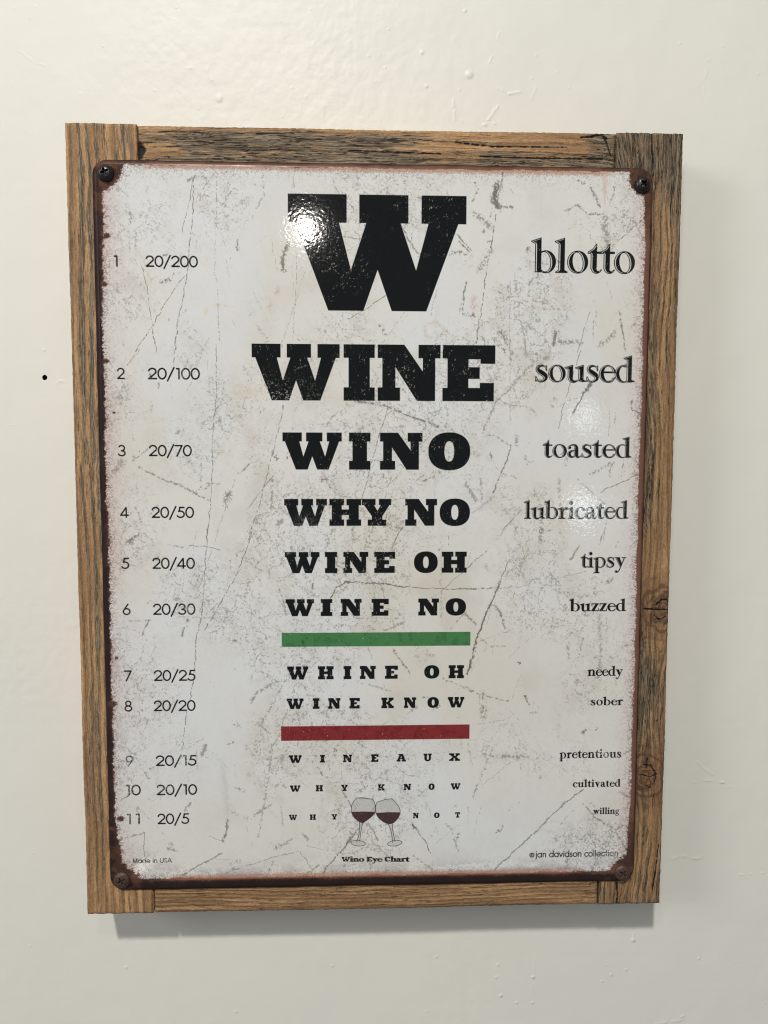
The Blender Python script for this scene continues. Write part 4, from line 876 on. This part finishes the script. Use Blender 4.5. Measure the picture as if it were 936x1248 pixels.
rc = mixc(rc, lin(38, 29, 31), (1 - sst(2.8, 6.0, dl + (brkn - .5) * 2)) * .85)  # rust colour on the left rim, darkened to paint in a dark reflection
rc = mixc(rc, lin(52, 38, 36), (1 - sst(.8, 1.6, dt)) * .8)
col = col + (rc - col) * rust[..., None]
cnr = np.exp(-(np.minimum.reduce([np.hypot(PX - a, PY - b) for a in (SX0 + 6, SX1 - 6) for b in (SY0 + 8, SY1 - 8)]) / 22) ** 2)
col = mixc(col, lin(128, 84, 58), cnr * rust * sst(.5, .66, fbm(PX * .22, PY * .22, 1, 3)) * .32)
pinkT = (1 - sst(4.0, 6.5, dt + (brkn - .5) * 3)) * (1 - rust) * (1 - sst(120, 142, np.abs(PX) + (brkn - .5) * 20))
col = mixc(col, lin(172, 132, 110), np.clip(pinkT, 0, 1) * .8)
pinkB = (1 - sst(9.0, 11.5, db + (brkn - .5) * 3)) * (1 - rust) * (1 - sst(108, 132, np.abs(PX) + (brkn - .5) * 20))
col = mixc(col, lin(176, 128, 108), np.clip(pinkB, 0, 1) * .75)
# odd rust spots along the left border
for (a, b, r_) in [(130, 287, 1.7), (127, 346, 1.5), (129, 440, 1.5), (139, 503, .7), (137, 858, 2.2), (147, 998, 1.8), (124, 300, 1.2), (142, 802, .8), (136, 1010, 1.5)]:
    cx, cy = mm(a, b); k = 1 - sst(.6, 1.1, np.hypot((PX - cx) / 1.5, PY - cy) / r_ + (brkf - .5) * .6)
    col = mixc(col, lin(84, 58, 50), k)
# orange run below the top edge near the last screw
cx, cy = mm(737, 215); cx2, cy2 = mm(737, 250)
k = (1 - sst(.5, 1.0, np.abs(PX - cx - .03 * (cy - PY)) / np.maximum(2.2 - .1 * (cy - PY), .4))) * (PY < cy + 3) * (PY > cy2)
col = mixc(col, lin(196, 140, 110), k.astype(np.float32) * .28)
col = np.clip(col, 0, 1)
mattee = np.clip(1 - sst(1.8, 4.0, np.minimum(ED, dl)) , 0, 1).astype(np.float32)  # matte rim, so the curved edge mirrors less light
face_img = make_image('distressed_eye_chart_print', col)
matt_img = make_image('sheet_edge_matte', np.repeat(mattee[::2, ::2, None], 3, 2), data=True)

M = NT('printed_glossy_tin')
im = M.n('ShaderNodeTexImage'); im.image = face_img; im.extension = 'EXTEND'; im.interpolation = 'Cubic'
M.l(im.outputs['Color'], M.p.inputs['Base Color'])
mi = M.n('ShaderNodeTexImage'); mi.image = matt_img; mi.extension = 'EXTEND'
mr = M.n('ShaderNodeMapRange'); mr.inputs['To Min'].default_value = .075; mr.inputs['To Max'].default_value = .5
M.l(mi.outputs['Color'], mr.inputs['Value']); M.l(mr.outputs['Result'], M.p.inputs['Roughness'])
ms = M.n('ShaderNodeMapRange'); ms.inputs['To Min'].default_value = .24; ms.inputs['To Max'].default_value = .06
M.l(mi.outputs['Color'], ms.inputs['Value']); M.l(ms.outputs['Result'], M.p.inputs['Specular IOR Level'])
tc = M.n('ShaderNodeTexCoord')
na = M.n('ShaderNodeTexNoise', Scale=520.0, Detail=1.5); M.l(tc.outputs['Object'], na.inputs['Vector'])
nb = M.n('ShaderNodeTexNoise', Scale=40.0, Detail=2.0); M.l(tc.outputs['Object'], nb.inputs['Vector'])
ba = M.n('ShaderNodeBump', Strength=.7, Distance=.000052); M.l(na.outputs['Fac'], ba.inputs['Height'])
bb_ = M.n('ShaderNodeBump', Strength=.2, Distance=.0003); M.l(nb.outputs['Fac'], bb_.inputs['Height']); M.l(bb_.outputs['Normal'], ba.inputs['Normal'])
M.l(ba.outputs['Normal'], M.p.inputs['Normal'])
tin = M.m

def build_sheet():
    prof = [(0.0, -.9), (.05, .2), (.35, 1.2), (.9, 2.0), (1.8, 2.65), (3.2, 3.0), (5.5, 3.1), (9.0, 3.0), (20, 3.0)]
    def ring(d, z, wd_scale):
        pts = []
        x0, x1, y0, y1 = SX0 + d, SX1 - d, SY0 + d * wd_scale, SY1 - d
        r_ = max(SRAD - d, .6)
        for (cx, cy, a0) in ((x1 - r_, y1 - r_, 0), (x0 + r_, y1 - r_, 90), (x0 + r_, y0 + r_, 180), (x1 - r_, y0 + r_, 270)):
            for k in range(9):
                a = math.radians(a0 + 90 * k / 8)
                pts.append((cx + r_ * math.cos(a), cy + r_ * math.sin(a), z))
        return pts
    rings = []
    for d, z in prof:
        bs = 1.0
        rings.append(ring(d, z, 1.0 if d == 0 else (2.1 if d < 4 else (1.5 if d < 7 else 1.1))))
    # long sides get extra points, slightly dented
    def densify(P):
        out = []
        for k in range(len(P)):
            a, b = P[k], P[(k + 1) % len(P)]
            out.append(a)
            if math.dist(a, b) > 60:
                for j in range(1, 24):
                    t = j / 24; out.append(tuple(a[c] + (b[c] - a[c]) * t for c in range(3)))
        return out
    vs = []; fs = []; n = None
    rr = random.Random(9)
    for P in rings:
        Q = densify(P)
        if n is None: n = len(Q); wob = [(rr.uniform(-.12, .12), rr.uniform(-.12, .12)) for _ in Q]
        assert len(Q) == n
        vs += [(x + w_[0], y + w_[1], z) for (x, y, z), w_ in zip(Q, wob)]
    R_ = len(rings)
    for j in range(R_ - 1):
        for k in range(n):
            a = j * n + k; b = j * n + (k + 1) % n
            fs.append((a, b, b + n, a + n))
    fs.append(tuple((R_ - 1) * n + k for k in range(n)))
    # turned-down lip behind the edge
    s0 = len(vs); vs += [(x * .995, y * .996, -1.4) for (x, y, z) in vs[:n]]
    for k in range(n): fs.append(((k + 1) % n, k, s0 + k, s0 + (k + 1) % n))
    uv = [((x - TX0) / (TX1 - TX0), (y - TY0) / (TY1 - TY0)) for x, y, z in vs]
    o = mesh_obj('metal_sheet', [loc3(*v) for v in vs], fs, tin, sign, uv)
    o['label'] = 'glossy white metal sheet printed with an eye chart and a rusty border'
    me = o.data
    return o
sheet = build_sheet()

# ------------------------------------------------------------------ SCREWS
def screw_material(rusty):
    M = NT('rusty_brown_screw' if rusty else 'black_screw')
    c = lin(66, 48, 42) if rusty else lin(30, 27, 27)
    tc = M.n('ShaderNodeTexCoord'); n1 = M.n('ShaderNodeTexNoise', Scale=900.0, Detail=3.0); M.l(tc.outputs['Object'], n1.inputs['Vector'])
    cr = M.n('ShaderNodeValToRGB'); cr.color_ramp.elements[0].position = .4; cr.color_ramp.elements[1].position = .7
    cr.color_ramp.elements[0].color = (*c, 1); cr.color_ramp.elements[1].color = (*(c * 1.7 + lin(40, 22, 16) * .3), 1)
    M.l(n1.outputs['Fac'], cr.inputs['Fac']); M.l(cr.outputs['Color'], M.p.inputs['Base Color'])
    M.p.inputs['Roughness'].default_value = .5 if rusty else .32
    M.p.inputs['Metallic'].default_value = .2
    b = M.n('ShaderNodeBump', Strength=.4, Distance=.0001); M.l(n1.outputs['Fac'], b.inputs['Height']); M.l(b.outputs['Normal'], M.p.inputs['Normal'])
    return M.m
SB, SRU = screw_material(False), screw_material(True)
def screw(px, py, rad, hgt, turn, mat, label):
    cx, cy = mm(px, py, .003 + hgt / 1000 * .6)
    NR, NA = 26, 72
    vs = [loc3(cx, cy, 0)]; fs = []
    def zat(r_, a):
        z = 3.0 + hgt * math.sqrt(max(0, 1 - (r_ / rad) ** 2.2)) * .96
        x = r_ * math.cos(a - turn); y = r_ * math.sin(a - turn)
        L, W_ = rad * .50, rad * .13
        f = 0
        for (p, s) in ((abs(x), abs(y)), (abs(y), abs(x))):
            f = max(f, min(1, max(0, (L - p) / (rad * .10))) * min(1, max(0, (W_ * (1.25 - .6 * p / L) - s) / (rad * .05))))
        return z - f * hgt * .62
    vs[0] = loc3(cx, cy, zat(0, 0))
    for j in range(1, NR + 1):
        r_ = rad * j / NR
        for k in range(NA):
            a = 2 * math.pi * k / NA
            vs.append(loc3(cx + r_ * math.cos(a), cy + r_ * math.sin(a), zat(r_, a) if j < NR else 3.0))
    for k in range(NA): fs.append((0, 1 + k, 1 + (k + 1) % NA))
    for j in range(NR - 1):
        for k in range(NA):
            a = 1 + j * NA + k; b = 1 + j * NA + (k + 1) % NA
            fs.append((a, a + NA, b + NA, b))
    s0 = len(vs)
    for k in range(NA):
        a = 2 * math.pi * k / NA; vs.append(loc3(cx + rad * math.cos(a), cy + rad * math.sin(a), 2.2))
    e0 = 1 + (NR - 1) * NA
    for k in range(NA): fs.append((e0 + k, s0 + k, s0 + (k + 1) % NA, e0 + (k + 1) % NA))
    o = mesh_obj('screw', vs, fs, mat, sign); o['label'] = label
screw(127.5, 209.5, 4.8, 3.4, .35, SB, 'black dome screw in the upper corner by the striped board')
screw(784.5, 224, 4.7, 3.4, .75, SB, 'black dome screw in the upper corner by the dark board')
screw(148, 1074, 5.0, 2.4, .5, SRU, 'rusty screw in the lower corner by the striped board')
screw(759.5, 1065, 5.0, 2.4, .9, SRU, 'rusty screw in the lower corner by the dark board')
